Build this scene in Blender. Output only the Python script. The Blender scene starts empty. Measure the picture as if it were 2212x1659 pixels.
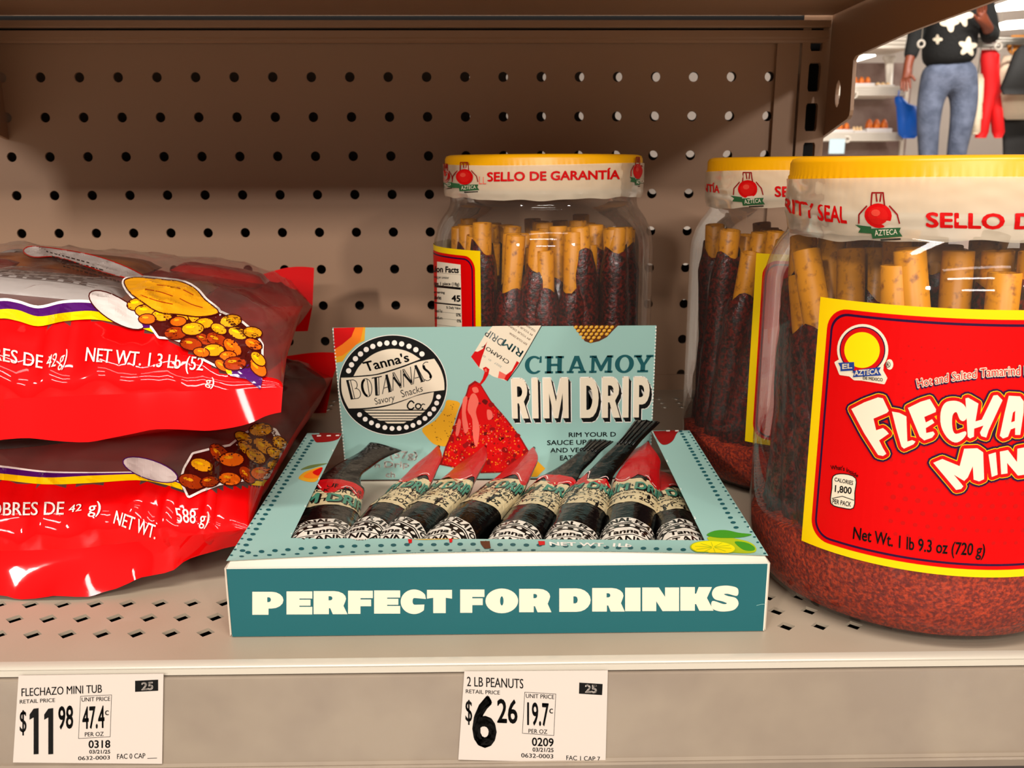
import bpy, bmesh, math, random
from mathutils import Vector, Matrix, noise
from mathutils.geometry import tessellate_polygon
from mathutils.bvhtree import BVHTree

# ------------------------------------------------------------------ camera
# working unit of all numbers below is the millimetre; MM turns it into metres
MM = 0.001
W, H, F = 2212.0, 1659.0, 1927.0
CAM = Vector((299.96, -223.65, 154.53))
PITCH, YAW, ROLL = 0.2357, 0.0163, -0.0028
sc = bpy.context.scene
_f = Vector((math.sin(YAW) * math.cos(PITCH), math.cos(YAW) * math.cos(PITCH), -math.sin(PITCH)))
_r = Vector((math.cos(YAW), -math.sin(YAW), 0))
_u = _r.cross(_f)
RIGHT = _r * math.cos(ROLL) + _u * math.sin(ROLL)
UP = -_r * math.sin(ROLL) + _u * math.cos(ROLL)
FWD = _f
cam_data = bpy.data.cameras.new('camera')
cam = bpy.data.objects.new('camera', cam_data)
sc.collection.objects.link(cam)
cam.matrix_world = Matrix(((RIGHT.x, UP.x, -FWD.x, CAM.x * MM), (RIGHT.y, UP.y, -FWD.y, CAM.y * MM),
                           (RIGHT.z, UP.z, -FWD.z, CAM.z * MM), (0, 0, 0, 1)))
cam_data.sensor_fit = 'HORIZONTAL'
cam_data.sensor_width = 36.0
cam_data.lens = F / W * 36.0
cam_data.clip_start = 0.01
cam_data.clip_end = 200
cam_data.dof.use_dof = True
cam_data.dof.focus_distance = 0.34
cam_data.dof.aperture_fstop = 30
sc.camera = cam

# ------------------------------------------------------------------ world, lights, exposure
sc.view_settings.view_transform = 'Standard'
sc.view_settings.look = 'None'
sc.view_settings.gamma = 1.0
sc.view_settings.exposure = 0.0
sc.cycles.max_bounces = 12
sc.cycles.diffuse_bounces = 2
sc.cycles.transparent_max_bounces = 32
sc.cycles.caustics_reflective = False
sc.cycles.caustics_refractive = False
world = bpy.data.worlds.new('store_air')
sc.world = world
world.use_nodes = True
world.node_tree.nodes['Background'].inputs[0].default_value = (1.0, 0.93, 0.86, 1)
world.node_tree.nodes['Background'].inputs[1].default_value = 0.09


def area_light(name, loc, target, sx, sy, watts, col=(1, 0.95, 0.885)):
    l = bpy.data.lights.new(name, 'AREA')
    l.shape = 'RECTANGLE'; l.size = sx; l.size_y = sy; l.energy = watts; l.color = col
    o = bpy.data.objects.new(name, l)
    sc.collection.objects.link(o)
    o.location = loc
    d = Vector(target) - Vector(loc)
    o.rotation_euler = d.to_track_quat('-Z', 'Y').to_euler()
    return o


TGT = (0.3, 0.2, 0.08)
area_light('strip_light', (0.35, -0.95, 2.6), (0.35, 0.0, 0.0), 2.4, 0.14, 66)
area_light('strip_light', (0.5, -2.6, 2.55), TGT, 2.4, 0.16, 22)
area_light('strip_light', (0.1, -4.4, 2.75), TGT, 2.4, 0.16, 76)
area_light('strip_light', (-3.3, -6.3, 2.55), TGT, 0.35, 0.5, 190)
area_light('strip_light', (3.9, -6.3, 2.55), TGT, 0.35, 0.5, 130)
area_light('strip_light', (0.3, -8.6, 2.8), TGT, 3.0, 0.3, 175)
area_light('strip_light', (3.2, 4.2, 2.75), (3.2, 6.5, 0.6), 2.4, 0.2, 190)
area_light('strip_light', (6.5, 7.5, 2.75), (6.5, 9.5, 0.6), 2.4, 0.2, 190)
area_light('strip_light', (0.4, 2.2, 2.75), (0.4, 0.6, 0.3), 2.4, 0.2, 60)

# ------------------------------------------------------------------ helpers


def ray(x, y):
    return FWD + RIGHT * ((x - W / 2) / F) + UP * (-(y - H / 2) / F)


def at(x, y, Y):
    d = ray(x, y)
    return CAM + d * ((Y - CAM.y) / d.y)


def at_z(x, y, z):
    d = ray(x, y)
    return CAM + d * ((z - CAM.z) / d.z)


def at_x(x, y, X):
    d = ray(x, y)
    return CAM + d * ((X - CAM.x) / d.x)


def lin(c):
    c = c / 255.0
    return c / 12.92 if c <= 0.04045 else ((c + 0.055) / 1.055) ** 2.4


def rgb(h):
    h = h.lstrip('#')
    return tuple(lin(int(h[i:i + 2], 16)) for i in (0, 2, 4)) + (1.0,)


MATS = {}


def mat(name, col, rough=0.5, metal=0.0, spec=0.5, bump=0.0, bscale=200.0, var=None, vscale=30.0, coat=0.0,
        detail=3.0, emit=0.0, dist=0.0006, ramp=(0.35, 0.65), ridged=False):
    """principled material; var = second colour mixed in by noise, bump = noise bump strength"""
    if name in MATS:
        return MATS[name]
    m = bpy.data.materials.new(name)
    m.use_nodes = True
    nt = m.node_tree
    b = nt.nodes['Principled BSDF']
    b.inputs['Base Color'].default_value = rgb(col)
    b.inputs['Roughness'].default_value = rough
    b.inputs['Metallic'].default_value = metal
    b.inputs['Specular IOR Level'].default_value = spec
    b.inputs['Coat Weight'].default_value = coat
    b.inputs['Coat Roughness'].default_value = 0.04
    if emit:
        b.inputs['Emission Color'].default_value = rgb(col)
        b.inputs['Emission Strength'].default_value = emit
    if var or bump:
        tc = nt.nodes.new('ShaderNodeTexCoord')
    if var:
        n = nt.nodes.new('ShaderNodeTexNoise')
        n.inputs['Scale'].default_value = vscale
        n.inputs['Detail'].default_value = detail
        nt.links.new(tc.outputs['Object'], n.inputs['Vector'])
        r = nt.nodes.new('ShaderNodeValToRGB')
        r.color_ramp.elements[0].position = ramp[0]
        r.color_ramp.elements[1].position = ramp[1]
        r.color_ramp.elements[0].color = rgb(col)
        r.color_ramp.elements[1].color = rgb(var)
        nt.links.new(n.outputs['Fac'], r.inputs['Fac'])
        nt.links.new(r.outputs['Color'], b.inputs['Base Color'])
    if bump:
        n2 = nt.nodes.new('ShaderNodeTexNoise')
        n2.inputs['Scale'].default_value = bscale
        n2.inputs['Detail'].default_value = 4
        if ridged:
            n2.noise_type = 'RIDGED_MULTIFRACTAL'
            n2.normalize = False
            n2.inputs['Detail'].default_value = 2
            n2.inputs['Distortion'].default_value = 0.8
        nt.links.new(tc.outputs['Object'], n2.inputs['Vector'])
        bp = nt.nodes.new('ShaderNodeBump')
        bp.inputs['Strength'].default_value = bump
        bp.inputs['Distance'].default_value = dist
        nt.links.new(n2.outputs['Fac'], bp.inputs['Height'])
        nt.links.new(bp.outputs['Normal'], b.inputs['Normal'])
    MATS[name] = m
    return m


def film(name, col, alpha, rough=0.08, spec=0.6, bump=0.0, bscale=60.0, fres=1.33, dist=0.001, gk=1.0):
    """thin clear plastic: part see-through, part tinted, with a fresnel gloss on top"""
    if name in MATS:
        return MATS[name]
    m = bpy.data.materials.new(name)
    m.use_nodes = True
    nt = m.node_tree
    nt.nodes.remove(nt.nodes['Principled BSDF'])
    out = nt.nodes['Material Output']
    tr = nt.nodes.new('ShaderNodeBsdfTransparent')
    df = nt.nodes.new('ShaderNodeBsdfDiffuse'); df.inputs['Color'].default_value = rgb(col)
    gl = nt.nodes.new('ShaderNodeBsdfGlossy'); gl.inputs['Roughness'].default_value = rough
    gl.inputs['Color'].default_value = (1, 1, 1, 1)
    mx = nt.nodes.new('ShaderNodeMixShader'); mx.inputs[0].default_value = alpha
    nt.links.new(tr.outputs[0], mx.inputs[1]); nt.links.new(df.outputs[0], mx.inputs[2])
    fr = nt.nodes.new('ShaderNodeFresnel'); fr.inputs['IOR'].default_value = fres
    mx2 = nt.nodes.new('ShaderNodeMixShader')
    mu = nt.nodes.new('ShaderNodeMath'); mu.operation = 'MULTIPLY'; mu.inputs[1].default_value = gk
    nt.links.new(fr.outputs[0], mu.inputs[0])
    nt.links.new(mu.outputs[0], mx2.inputs[0]); nt.links.new(mx.outputs[0], mx2.inputs[1]); nt.links.new(gl.outputs[0], mx2.inputs[2])
    nt.links.new(mx2.outputs[0], out.inputs['Surface'])
    if bump:
        tc = nt.nodes.new('ShaderNodeTexCoord')
        n2 = nt.nodes.new('ShaderNodeTexNoise'); n2.inputs['Scale'].default_value = bscale
        nt.links.new(tc.outputs['Object'], n2.inputs['Vector'])
        bp = nt.nodes.new('ShaderNodeBump'); bp.inputs['Strength'].default_value = bump; bp.inputs['Distance'].default_value = dist
        nt.links.new(n2.outputs['Fac'], bp.inputs['Height'])
        for nd in (gl, df, fr):
            nt.links.new(bp.outputs['Normal'], nd.inputs['Normal'])
    MATS[name] = m
    return m


class MB:
    """collects verts (mm) and faces with material names, then becomes ONE mesh object"""

    def __init__(s):
        s.v = []; s.f = []; s.m = []; s.sm = []; s.mats = []

    def mi(s, m):
        if m not in s.mats:
            s.mats.append(m)
        return s.mats.index(m)

    def add(s, verts, faces, m, smooth=False):
        o = len(s.v)
        s.v.extend([Vector(p) for p in verts])
        i = s.mi(m)
        for f in faces:
            s.f.append([o + k for k in f]); s.m.append(i); s.sm.append(smooth)

    def box(s, a, b, m, smooth=False):
        x0, y0, z0 = a; x1, y1, z1 = b
        v = [(x0, y0, z0), (x1, y0, z0), (x1, y1, z0), (x0, y1, z0), (x0, y0, z1), (x1, y0, z1), (x1, y1, z1), (x0, y1, z1)]
        s.add(v, [(0, 3, 2, 1), (4, 5, 6, 7), (0, 1, 5, 4), (1, 2, 6, 5), (2, 3, 7, 6), (3, 0, 4, 7)], m, smooth)

    def grid(s, pts, m, smooth=True, closed_u=False):
        nr = len(pts); nc = len(pts[0])
        v = [p for row in pts for p in row]
        f = []
        mats = m if callable(m) else None
        for i in range(nr - 1):
            for j in range(nc if closed_u else nc - 1):
                k = (j + 1) % nc
                f.append((i * nc + j, i * nc + k, (i + 1) * nc + k, (i + 1) * nc + j))
        if not mats:
            s.add(v, f, m, smooth)
        else:
            o = len(s.v); s.v.extend([Vector(p) for p in v])
            for q in f:
                i, j = q[0] // nc, q[0] % nc
                s.f.append([o + k for k in q]); s.m.append(s.mi(m(i, j))); s.sm.append(smooth)

    def lathe(s, prof, c, m, n=64, smooth=True, cap0=False, cap1=False):
        pts = [[(c[0] + r * math.sin(2 * math.pi * j / n), c[1] - r * math.cos(2 * math.pi * j / n), c[2] + z) for j in range(n)] for r, z in prof]
        s.grid(pts, m, smooth, True)
        o = len(s.v) - n * len(prof)
        i = s.mi(m)
        if cap0:
            s.f.append([o + j for j in range(n)][::-1]); s.m.append(i); s.sm.append(False)
        if cap1:
            s.f.append([o + n * (len(prof) - 1) + j for j in range(n)]); s.m.append(i); s.sm.append(False)

    def tube(s, path, rad, m, n=12, cap=True, smooth=True):
        path = [Vector(p) for p in path]
        rows = []
        prev = None
        for i, p in enumerate(path):
            t = (path[min(i + 1, len(path) - 1)] - path[max(i - 1, 0)]).normalized()
            a = Vector((0, 0, 1)) if abs(t.z) < 0.9 else Vector((1, 0, 0))
            if prev is not None:
                a = prev
            x = (a - t * a.dot(t)).normalized(); prev = x
            y = t.cross(x)
            r = rad(i / (len(path) - 1)) if callable(rad) else rad
            rows.append([p + x * r * math.cos(2 * math.pi * k / n) + y * r * math.sin(2 * math.pi * k / n) for k in range(n)])
        s.grid(rows, m, smooth, True)
        if cap:
            o = len(s.v) - n * len(rows); i = s.mi(m)
            s.f.append([o + k for k in range(n)][::-1]); s.m.append(i); s.sm.append(False)
            s.f.append([o + n * (len(rows) - 1) + k for k in range(n)]); s.m.append(i); s.sm.append(False)

    def prism(s, loop, vec, m):
        """polygon loop (3d points) thickened along vec"""
        loop = [Vector(p) for p in loop]; vec = Vector(vec); n = len(loop)
        tris = tessellate_polygon([loop])
        v = loop + [p + vec for p in loop]
        s.add(v, [t[::-1] for t in tris] + [tuple(n + k for k in t) for t in tris] + [(i, (i + 1) % n, n + (i + 1) % n, n + i) for i in range(n)], m)

    def build(s, name, parent=None, origin=None, bevel=0.0):
        o3 = Vector(origin) if origin is not None else Vector((0, 0, 0))
        me = bpy.data.meshes.new(name)
        me.from_pydata([(p - o3) * MM for p in s.v], [], s.f)
        for m in s.mats:
            me.materials.append(MATS[m])
        me.polygons.foreach_set('material_index', s.m)
        me.polygons.foreach_set('use_smooth', s.sm)
        me.update()
        o = bpy.data.objects.new(name, me)
        sc.collection.objects.link(o)
        if parent is not None:
            o.parent = parent
        else:
            o.location = o3 * MM
        if bevel:
            bv = o.modifiers.new('bevel', 'BEVEL'); bv.width = bevel * MM; bv.segments = 2; bv.limit_method = 'ANGLE'
        return o


def tag(o, label=None, cat=None, group=None, kind=None):
    for k, v in (('label', label), ('category', cat), ('group', group), ('kind', kind)):
        if v:
            o[k] = v
    return o


def thing(name, loc, label, cat, group=None):
    o = bpy.data.objects.new(name, None)
    sc.collection.objects.link(o)
    o.location = Vector(loc) * MM
    o.empty_display_size = 0.02
    return tag(o, label, cat, group)


def part(mb, name, root, label=None, bevel=0.0):
    o = mb.build(name, root, Vector(root.location) / MM, bevel)
    if label:
        o['label'] = label
    return o


# ------------------------------------------------------------------ printed artwork: flat shapes laid on a surface
_T = {}


def text_tris(s, offset=0.0, shear=0.0, space=1.0):
    k = (s, offset, shear, space)
    if k in _T:
        return _T[k]
    cu = bpy.data.curves.new('t', 'FONT')
    cu.body = s; cu.size = 1.0; cu.offset = offset; cu.shear = shear; cu.space_character = space
    cu.dimensions = '2D'; cu.fill_mode = 'FRONT'; cu.resolution_u = 3
    o = bpy.data.objects.new('t', cu)
    me = o.to_mesh()
    v = [(p.co.x, p.co.y) for p in me.vertices]
    f = [tuple(p.vertices) for p in me.polygons]
    o.to_mesh_clear()
    bpy.data.objects.remove(o); bpy.data.curves.remove(cu)
    _T[k] = (v, f)
    return _T[k]


CAPH = max(p[1] for p in text_tris('H')[0])


def ell(cx, cy, rx, ry, n=28, rot=0.0, a0=0.0, a1=2 * math.pi):
    c, s_ = math.cos(rot), math.sin(rot)
    full = abs(a1 - a0 - 2 * math.pi) < 1e-6
    out = []
    for i in range(n if full else n + 1):
        a = a0 + (a1 - a0) * i / n
        x, y = rx * math.cos(a), ry * math.sin(a)
        out.append((cx + x * c - y * s_, cy + x * s_ + y * c))
    return out


def rrect(x0, y0, x1, y1, r, n=6):
    out = []
    for cx, cy, a in ((x1 - r, y1 - r, 0), (x0 + r, y1 - r, math.pi / 2), (x0 + r, y0 + r, math.pi), (x1 - r, y0 + r, 1.5 * math.pi)):
        out += [(cx + r * math.cos(a + i * math.pi / 2 / n), cy + r * math.sin(a + i * math.pi / 2 / n)) for i in range(n + 1)]
    return out


def smooth_line(pts, n=6, closed=False):
    """catmull-rom through pts"""
    P = [Vector(p) for p in pts]
    N = len(P)
    out = []
    rng = range(N if closed else N - 1)
    for i in rng:
        g = (lambda k: P[k % N]) if closed else (lambda k: P[max(0, min(N - 1, k))])
        a, b, c, d = g(i - 1), g(i), g(i + 1), g(i + 2)
        for j in range(n):
            t = j / n
            out.append(0.5 * ((2 * b) + (c - a) * t + (2 * a - 5 * b + 4 * c - d) * t * t + (3 * b - a - 3 * c + d) * t ** 3))
    if not closed:
        out.append(P[-1])
    return [tuple(p) for p in out]


def quad(TL, TR, BR, BL):
    def fn(u, v):
        bx, by = BL[0] + (BR[0] - BL[0]) * u, BL[1] + (BR[1] - BL[1]) * u
        tx, ty = TL[0] + (TR[0] - TL[0]) * u, TL[1] + (TR[1] - TL[1]) * u
        return (bx + (tx - bx) * v, by + (ty - by) * v)
    return fn


def along(tops, bots):
    def ev(P, u):
        k = max(0, min(len(P) - 2, int(u * (len(P) - 1)))); t = u * (len(P) - 1) - k
        m = len(P) - 1
        g = lambda i: (P[0][0] * 2 - P[1][0], P[0][1] * 2 - P[1][1]) if i < 0 else (P[m][0] * 2 - P[m - 1][0], P[m][1] * 2 - P[m - 1][1]) if i > m else P[i]
        a, b, c, d = g(k - 1), g(k), g(k + 1), g(k + 2)
        return tuple(0.5 * (2 * b[i] + (c[i] - a[i]) * t + (2 * a[i] - 5 * b[i] + 4 * c[i] - d[i]) * t * t + (3 * b[i] - a[i] - 3 * c[i] + d[i]) * t ** 3) for i in (0, 1))

    def fn(u, v):
        b = ev(bots, u); t = ev(tops, u)
        return (b[0] + (t[0] - b[0]) * v, b[1] + (t[1] - b[1]) * v)
    return fn


class Art:
    def __init__(s, xf=None):
        s.it = []; s.xf = xf or (lambda p: p)

    def tris(s, v, f, col, L):
        s.it.append(([s.xf(p) for p in v], f, col, L))

    def poly(s, loops, col, L):
        if not isinstance(loops[0][0], (tuple, list)):
            loops = [loops]
        fl = [p for lp in loops for p in lp]
        t = tessellate_polygon([[Vector((p[0], p[1], 0)) for p in lp] for lp in loops])
        s.tris(fl, [tuple(q) for q in t], col, L)

    def disc(s, cx, cy, r, col, L, ry=None, n=14, rot=0.0):
        p = ell(cx, cy, r, ry or r, n, rot)
        s.tris(p, [tuple(range(n))], col, L)

    def stroke(s, pts, w, col, L, closed=False, joints=True):
        n = len(pts)
        for i in range(n if closed else n - 1):
            a = Vector(pts[i]); b = Vector(pts[(i + 1) % n]); d = b - a
            if d.length < 1e-6:
                continue
            q = Vector((-d.y, d.x)).normalized() * w / 2
            s.tris([tuple(a + q), tuple(b + q), tuple(b - q), tuple(a - q)], [(0, 1, 2, 3)], col, L)
        if joints:
            for i, p in enumerate(pts):
                if 0 < i < n - 1 or closed or joints == 2:
                    s.disc(p[0], p[1], w / 2, col, L, n=8)

    def glyphs(s, txt, fn, col, L, bold=0.0, shear=0.0, space=1.0, dx=0, dy=0):
        base = text_tris(txt, 0.0, shear, space)[0]
        x0 = min(p[0] for p in base); x1 = max(p[0] for p in base)
        v, f = text_tris(txt, 0.0, shear, space)
        k = 0.7071
        sh = [(0, 0)] if not bold else [(1, 0), (-1, 0), (0, 1), (0, -1), (k, k), (k, -k), (-k, k), (-k, -k)] if bold > 0.012 else [(1, 0), (-1, 0)]
        for ox, oy in sh:
            out = []
            for p in v:
                q = fn((p[0] + ox * bold - x0) / (x1 - x0), (p[1] + oy * bold) / CAPH)
                out.append((q[0] + dx, q[1] + dy))
            s.tris(out, f, col, L)

    def text(s, txt, TL, TR, BR, BL, col, L, **k):
        s.glyphs(txt, quad(TL, TR, BR, BL), col, L, **k)

    def emit(s, mb, mapf, cell=0.0):
        """lay everything on a surface; mapf(x, y, layer) -> point in mm or None"""
        bm = bmesh.new()
        cols = []
        for v, f, col, L in s.it:
            if col not in cols:
                cols.append(col)
            ci = cols.index(col)
            bv = [bm.verts.new((p[0], p[1], L)) for p in v]
            for q in f:
                if len(set(q)) < 3:
                    continue
                try:
                    bm.faces.new([bv[k] for k in q]).material_index = ci
                except ValueError:
                    pass
        if cell:
            xs = [v.co.x for v in bm.verts]; ys = [v.co.y for v in bm.verts]
            for ax, lo, hi in ((0, min(xs), max(xs)), (1, min(ys), max(ys))):
                cs = cell if not isinstance(cell, tuple) else cell[ax]
                if not cs:
                    continue
                k = math.ceil(lo / cs)
                while k * cs < hi:
                    co = [0, 0, 0]; no = [0, 0, 0]; co[ax] = k * cs + 1e-4; no[ax] = 1
                    bmesh.ops.bisect_plane(bm, geom=bm.verts[:] + bm.edges[:] + bm.faces[:], plane_co=co, plane_no=no, dist=1e-5)
                    k += 1
        bm.verts.index_update()
        pos = [mapf(v.co.x, v.co.y, v.co.z) for v in bm.verts]
        use = {}
        vs = []
        o = len(mb.v)
        for f in bm.faces:
            idx = [v.index for v in f.verts]
            if any(pos[i] is None for i in idx):
                continue
            g = []
            for i in idx:
                if i not in use:
                    use[i] = len(vs); vs.append(pos[i])
                g.append(use[i] + o)
            # keep the printed side towards the viewer side of the surface
            a, b, c = (vs[k - o] for k in g[:3])
            if (b - a).cross(c - a).dot(CAM - a) < 0:
                g.reverse()
            mb.f.append(g); mb.m.append(mb.mi(cols[f.material_index])); mb.sm.append(False)
        mb.v.extend(vs)
        bm.free()


def plane_map(axis, val, eps=0.06):
    """picture point -> plane (axis 1: y = val, 2: z = val), layers lifted towards the viewer"""
    def fn(x, y, L):
        d = ray(x, y)
        t = (val - CAM[axis]) / d[axis]
        p = CAM + d * t
        p[axis] += eps * L * (-1 if axis == 1 else 1)
        return p
    return fn


def cyl_map(c, R, eps=0.07, prof=None):
    """picture point -> upright cylinder; prof(theta, z) gives the true radius there"""
    def fn(x, y, L):
        d = ray(x, y); ox, oy = CAM.x - c[0], CAM.y - c[1]
        a = d.x ** 2 + d.y ** 2; b = ox * d.x + oy * d.y; cc = ox * ox + oy * oy - R * R
        D = b * b - a * cc
        if D < 0:
            return None
        p = CAM + d * ((-b - math.sqrt(D)) / a)
        th = math.atan2(p.x - c[0], -(p.y - c[1]))
        r = (prof(th, p.z) if prof else R) + eps * L
        return Vector((c[0] + r * math.sin(th), c[1] - r * math.cos(th), p.z))
    return fn


def arc_map(c, R, eps=0.07):
    """(arc length, height) -> upright cylinder"""
    def fn(s_, z, L):
        r = R + eps * L
        return Vector((c[0] + r * math.sin(s_ / R), c[1] - r * math.cos(s_ / R), z))
    return fn


def skin_map(mb, eps=0.09, lift=0.05, way=None):
    """picture point -> first surface of a built mesh under that point"""
    tree = BVHTree.FromPolygons(mb.v, mb.f)

    def fn(x, y, L):
        d = ray(x, y).normalized()
        h = tree.ray_cast(CAM, d)
        if h[0] is None:
            return None
        n = way or (h[1] if h[1].dot(d) < 0 else -h[1])
        return h[0] + n * (lift + eps * L)
    return fn


def C(ox, oy, k):
    """crop coordinates -> picture coordinates"""
    return lambda p: (ox + p[0] / k, oy + p[1] / k)


def ink(name, col, rough=0.45, spec=0.4, **k):
    return mat('ink_' + name, col, rough, spec=spec * .4, **k).name


for n_, c_ in dict(white='f8eee2', cream='eadac0', black='0a0908', teal='1f7178', pale='9cc2b6', darkteal='185458',
                   red='cc0406', deepred='8c0a0c', yellow='ffd400', orange='f07818', amber='e0a020', pink='e86858',
                   purple='4d1064', navy='1c3b86', green='3f8f22', lime='a8b81c', lemon='f2dc10', brown='5a2c10',
                   grey='8c9490', leaf='6a7a40', inkgreen='2c5a34', tan='d8c08a').items():
    ink(n_, c_)
I = lambda n: 'ink_' + n
ink('sauce', '620604')

# ------------------------------------------------------------------ gondola: back panel, posts, shelves
mat('panel_paint', 'ab866a', 0.42, spec=0.4, bump=0.05, bscale=900)
mat('deck_paint', 'ab9b87', 0.40, spec=0.45, bump=0.06, bscale=900, var='a3917c', vscale=14)
mat('lip_paint', 'c0b5a4', 0.22, spec=0.6)
mat('channel_plastic', '988876', 0.16, spec=0.6, var='8e7e6e', vscale=40)
mat('dark_steel', '2a201a', 0.5)
mat('gap_shade', '050404', 0.8)  # near-black colour standing in for shade inside slots, holes and gaps
mat('kick_paint', '3a3230', 0.5)


def perforated(mb, cells, hole, depth, m, frame):
    """cells: list of (cx, cy, half_w, half_h); hole: list of (dx, dy); frame(x, y, d) -> point"""
    n = len(hole)
    for cx, cy, hw, hh in cells:
        ring = [(cx + a, cy + b) for a, b in hole]
        sq = []
        for a, b in hole:
            k = max(abs(a) / hw, abs(b) / hh)
            sq.append((cx + a / k, cy + b / k))
        for sx, sy in ((1, 1), (1, -1), (-1, 1), (-1, -1)):
            c = (cx + sx * hw, cy + sy * hh)
            sq[min(range(n), key=lambda i: abs(sq[i][0] - c[0]) / hw + abs(sq[i][1] - c[1]) / hh)] = c
        v = [frame(x, y, 0) for x, y in sq] + [frame(x, y, 0) for x, y in ring] + [frame(x, y, depth) for x, y in ring]
        f = []
        for i in range(n):
            j = (i + 1) % n
            f.append((i, j, n + j, n + i)); f.append((n + i, n + j, 2 * n + j, 2 * n + i))
        mb.add(v, f, m)


PANEL_Y, ROW0 = 400.0, 214.54
rnd = [(3.25 * math.cos(math.radians(22.5 * i)), 3.25 * math.sin(math.radians(22.5 * i))) for i in range(16)]
mb = MB()
cells = [(25.4 * k, ROW0 + 25.4 - 25.4 * j, 12.7, 12.7) for k in range(-5, 20) for j in range(0, 10)]
perforated(mb, cells, rnd, 1.4, 'panel_paint', lambda x, y, d: (x, PANEL_Y + d, y))
mb.box((-139.7, PANEL_Y, 252), (495.3, PANEL_Y + 1, 330), 'panel_paint')
mb.box((-139.7, 398.4, -4), (485.4, 400.2, 11.2), 'panel_paint')
wall = mb.build('wall_back')
tag(wall, 'beige pegboard back wall of the shelf bay with round holes', 'back panel', kind='structure')
# second skin of the two sided gondola, facing the next aisle
mb = MB()
cells = [(25.4 * k + 5.4, ROW0 + 25.4 + 2.2 - 25.4 * j, 12.7, 12.7) for k in range(-5, 20) for j in range(0, 10)]
perforated(mb, cells, rnd, 1.4, 'dark_steel', lambda x, y, d: (x, PANEL_Y + 26 + d, y))
tag(mb.build('wall_rear'), 'dark rear skin of the pegboard back wall', 'back panel', kind='structure')

mb = MB()
mb.box((485.8, 397.2, -4), (500.6, 399.4, 330), 'panel_paint')
sl = [(4 * a, 9 * b) for a, b in ((1, 0.8), (0.8, 1), (0, 1), (-0.8, 1), (-1, 0.8), (-1, 0), (-1, -0.8), (-0.8, -1), (0, -1), (0.8, -1), (1, -0.8), (1, 0))]
perforated(mb, [(511, 213.6 + 25.4 * j, 9.2, 12.7) for j in range(-8, 5)], sl, 4, 'panel_paint', lambda x, y, d: (x, 395.4 + d, y))
mb.box((501.8, 395.5, -4), (502.6, 420, 330), 'panel_paint')
mb.box((503, 412, -4), (519.5, 420, 330), 'gap_shade')
tag(mb.build('trim_1'), 'slotted grey steel upright post right of the pegboard', 'upright', kind='structure')

# lower shelf
root = thing('store_shelf', (150, 220, 0), 'lower beige steel shelf with diamond perforations carrying bags, carton and jars', 'shelf')
mb = MB()
PX, X0 = 11.814, 127.93
ks = list(range(-30, 33))
xl, xr = X0 + PX * ks[0] - PX / 2, X0 + PX * ks[-1] + PX / 2
dia = [(3.25, 0), (1.6, 1.55), (0, 3.1), (-1.6, 1.55), (-3.25, 0), (-1.6, -1.55), (0, -3.1), (1.6, -1.55)]
for y1 in (78.69, 373.26):
    perforated(mb, [(X0 + PX * k, y1 - 11 * j, PX / 2, 5.5) for k in ks for j in range(3)], dia, 1.2, 'deck_paint', lambda x, y, d: (x, y, -d))
for a, b in ((39, 78.69 - 27.5), (78.69 + 5.5, 373.26 - 27.5), (373.26 + 5.5, 400)):
    mb.add([(xl, a, 0), (xr, a, 0), (xr, b, 0), (xl, b, 0)], [(0, 1, 2, 3)], 'deck_paint')
mb.box((xl, 41, -30), (xr, 399, -29), 'gap_shade')
part(mb, 'deck', root)
mb = MB()
prof = [(39, 0), (37.6, -0.02), (36.6, -0.25), (35.9, -0.55), (35.5, -1.0)]
mb.grid([[(xl, y, z), (xr, y, z)] for y, z in prof], 'lip_paint')
mb.grid([[(xl, y, z), (xr, y, z)] for y, z in ((35.5, -1.0), (35.9, -1.1))], 'deck_paint', False)
mb.grid([[(xl, y, z), (xr, y, z)] for y, z in ((35.9, -1.1), (35.3, -1.25), (34.9, -3.0), (35.2, -3.2), (38, -3.2))], 'lip_paint', False)
mb.grid([[(xl, y, z), (xr, y, z)] for y, z in ((38, -3.2), (38, -4))], 'gap_shade', False)
part(mb, 'front_lip', root)
mb = MB()
mb.grid([[(xl, y, z), (xr, y, z)] for y, z in ((38, -3.5), (34.4, -3.6), (34.2, -4.2), (34.2, -35.0), (33.2, -35.6), (32.4, -35.4), (32.2, -36.2), (33.4, -39.5), (38, -40))], 'channel_plastic', False)
part(mb, 'price_channel', root)
mb = MB()
mb.box((xl, 44, -129.5), (xr, 46, -40), 'kick_paint')
part(mb, 'kick_plate', root)

# upper shelf
root = thing('store_shelf', (220, 300, 262), 'dark underside of the upper steel shelf with rear rail and side bracket', 'shelf')
UF = 120.0
mb = MB()
mb.box((-135, UF, 251.5), (519, 392, 253), 'panel_paint')
mb.box((-135, UF - 2, 222), (519, UF, 262), 'panel_paint')
part(mb, 'shelf_board', root)
mb = MB()
xs = (-135, 518.5)
for pr in (((398.6, 235), (395.6, 235.2), (394.8, 236.4), (394.8, 237.6), (393.6, 238.6), (393.6, 242.6), (398.6, 242.8)),
           ((398.6, 244.0), (392.6, 244.2), (392.0, 245), (392.0, 248.6), (398.6, 249.0))):
    mb.grid([[(xs[0], y, z), (xs[1], y, z)] for y, z in pr], 'panel_paint', False)
mb.box((-135, 396, 242.8), (518.5, 399, 252), 'gap_shade')
part(mb, 'rear_rail', root)
prof = [(411, 172.5), (386, 178.2), (356, 185), (353, 187), (352.2, 190), (353.6, 219.5), (350.5, 221.6), (280, 225.3), (194, 226.6), (UF, 227.5), (UF, 262), (411, 262)]
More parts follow.
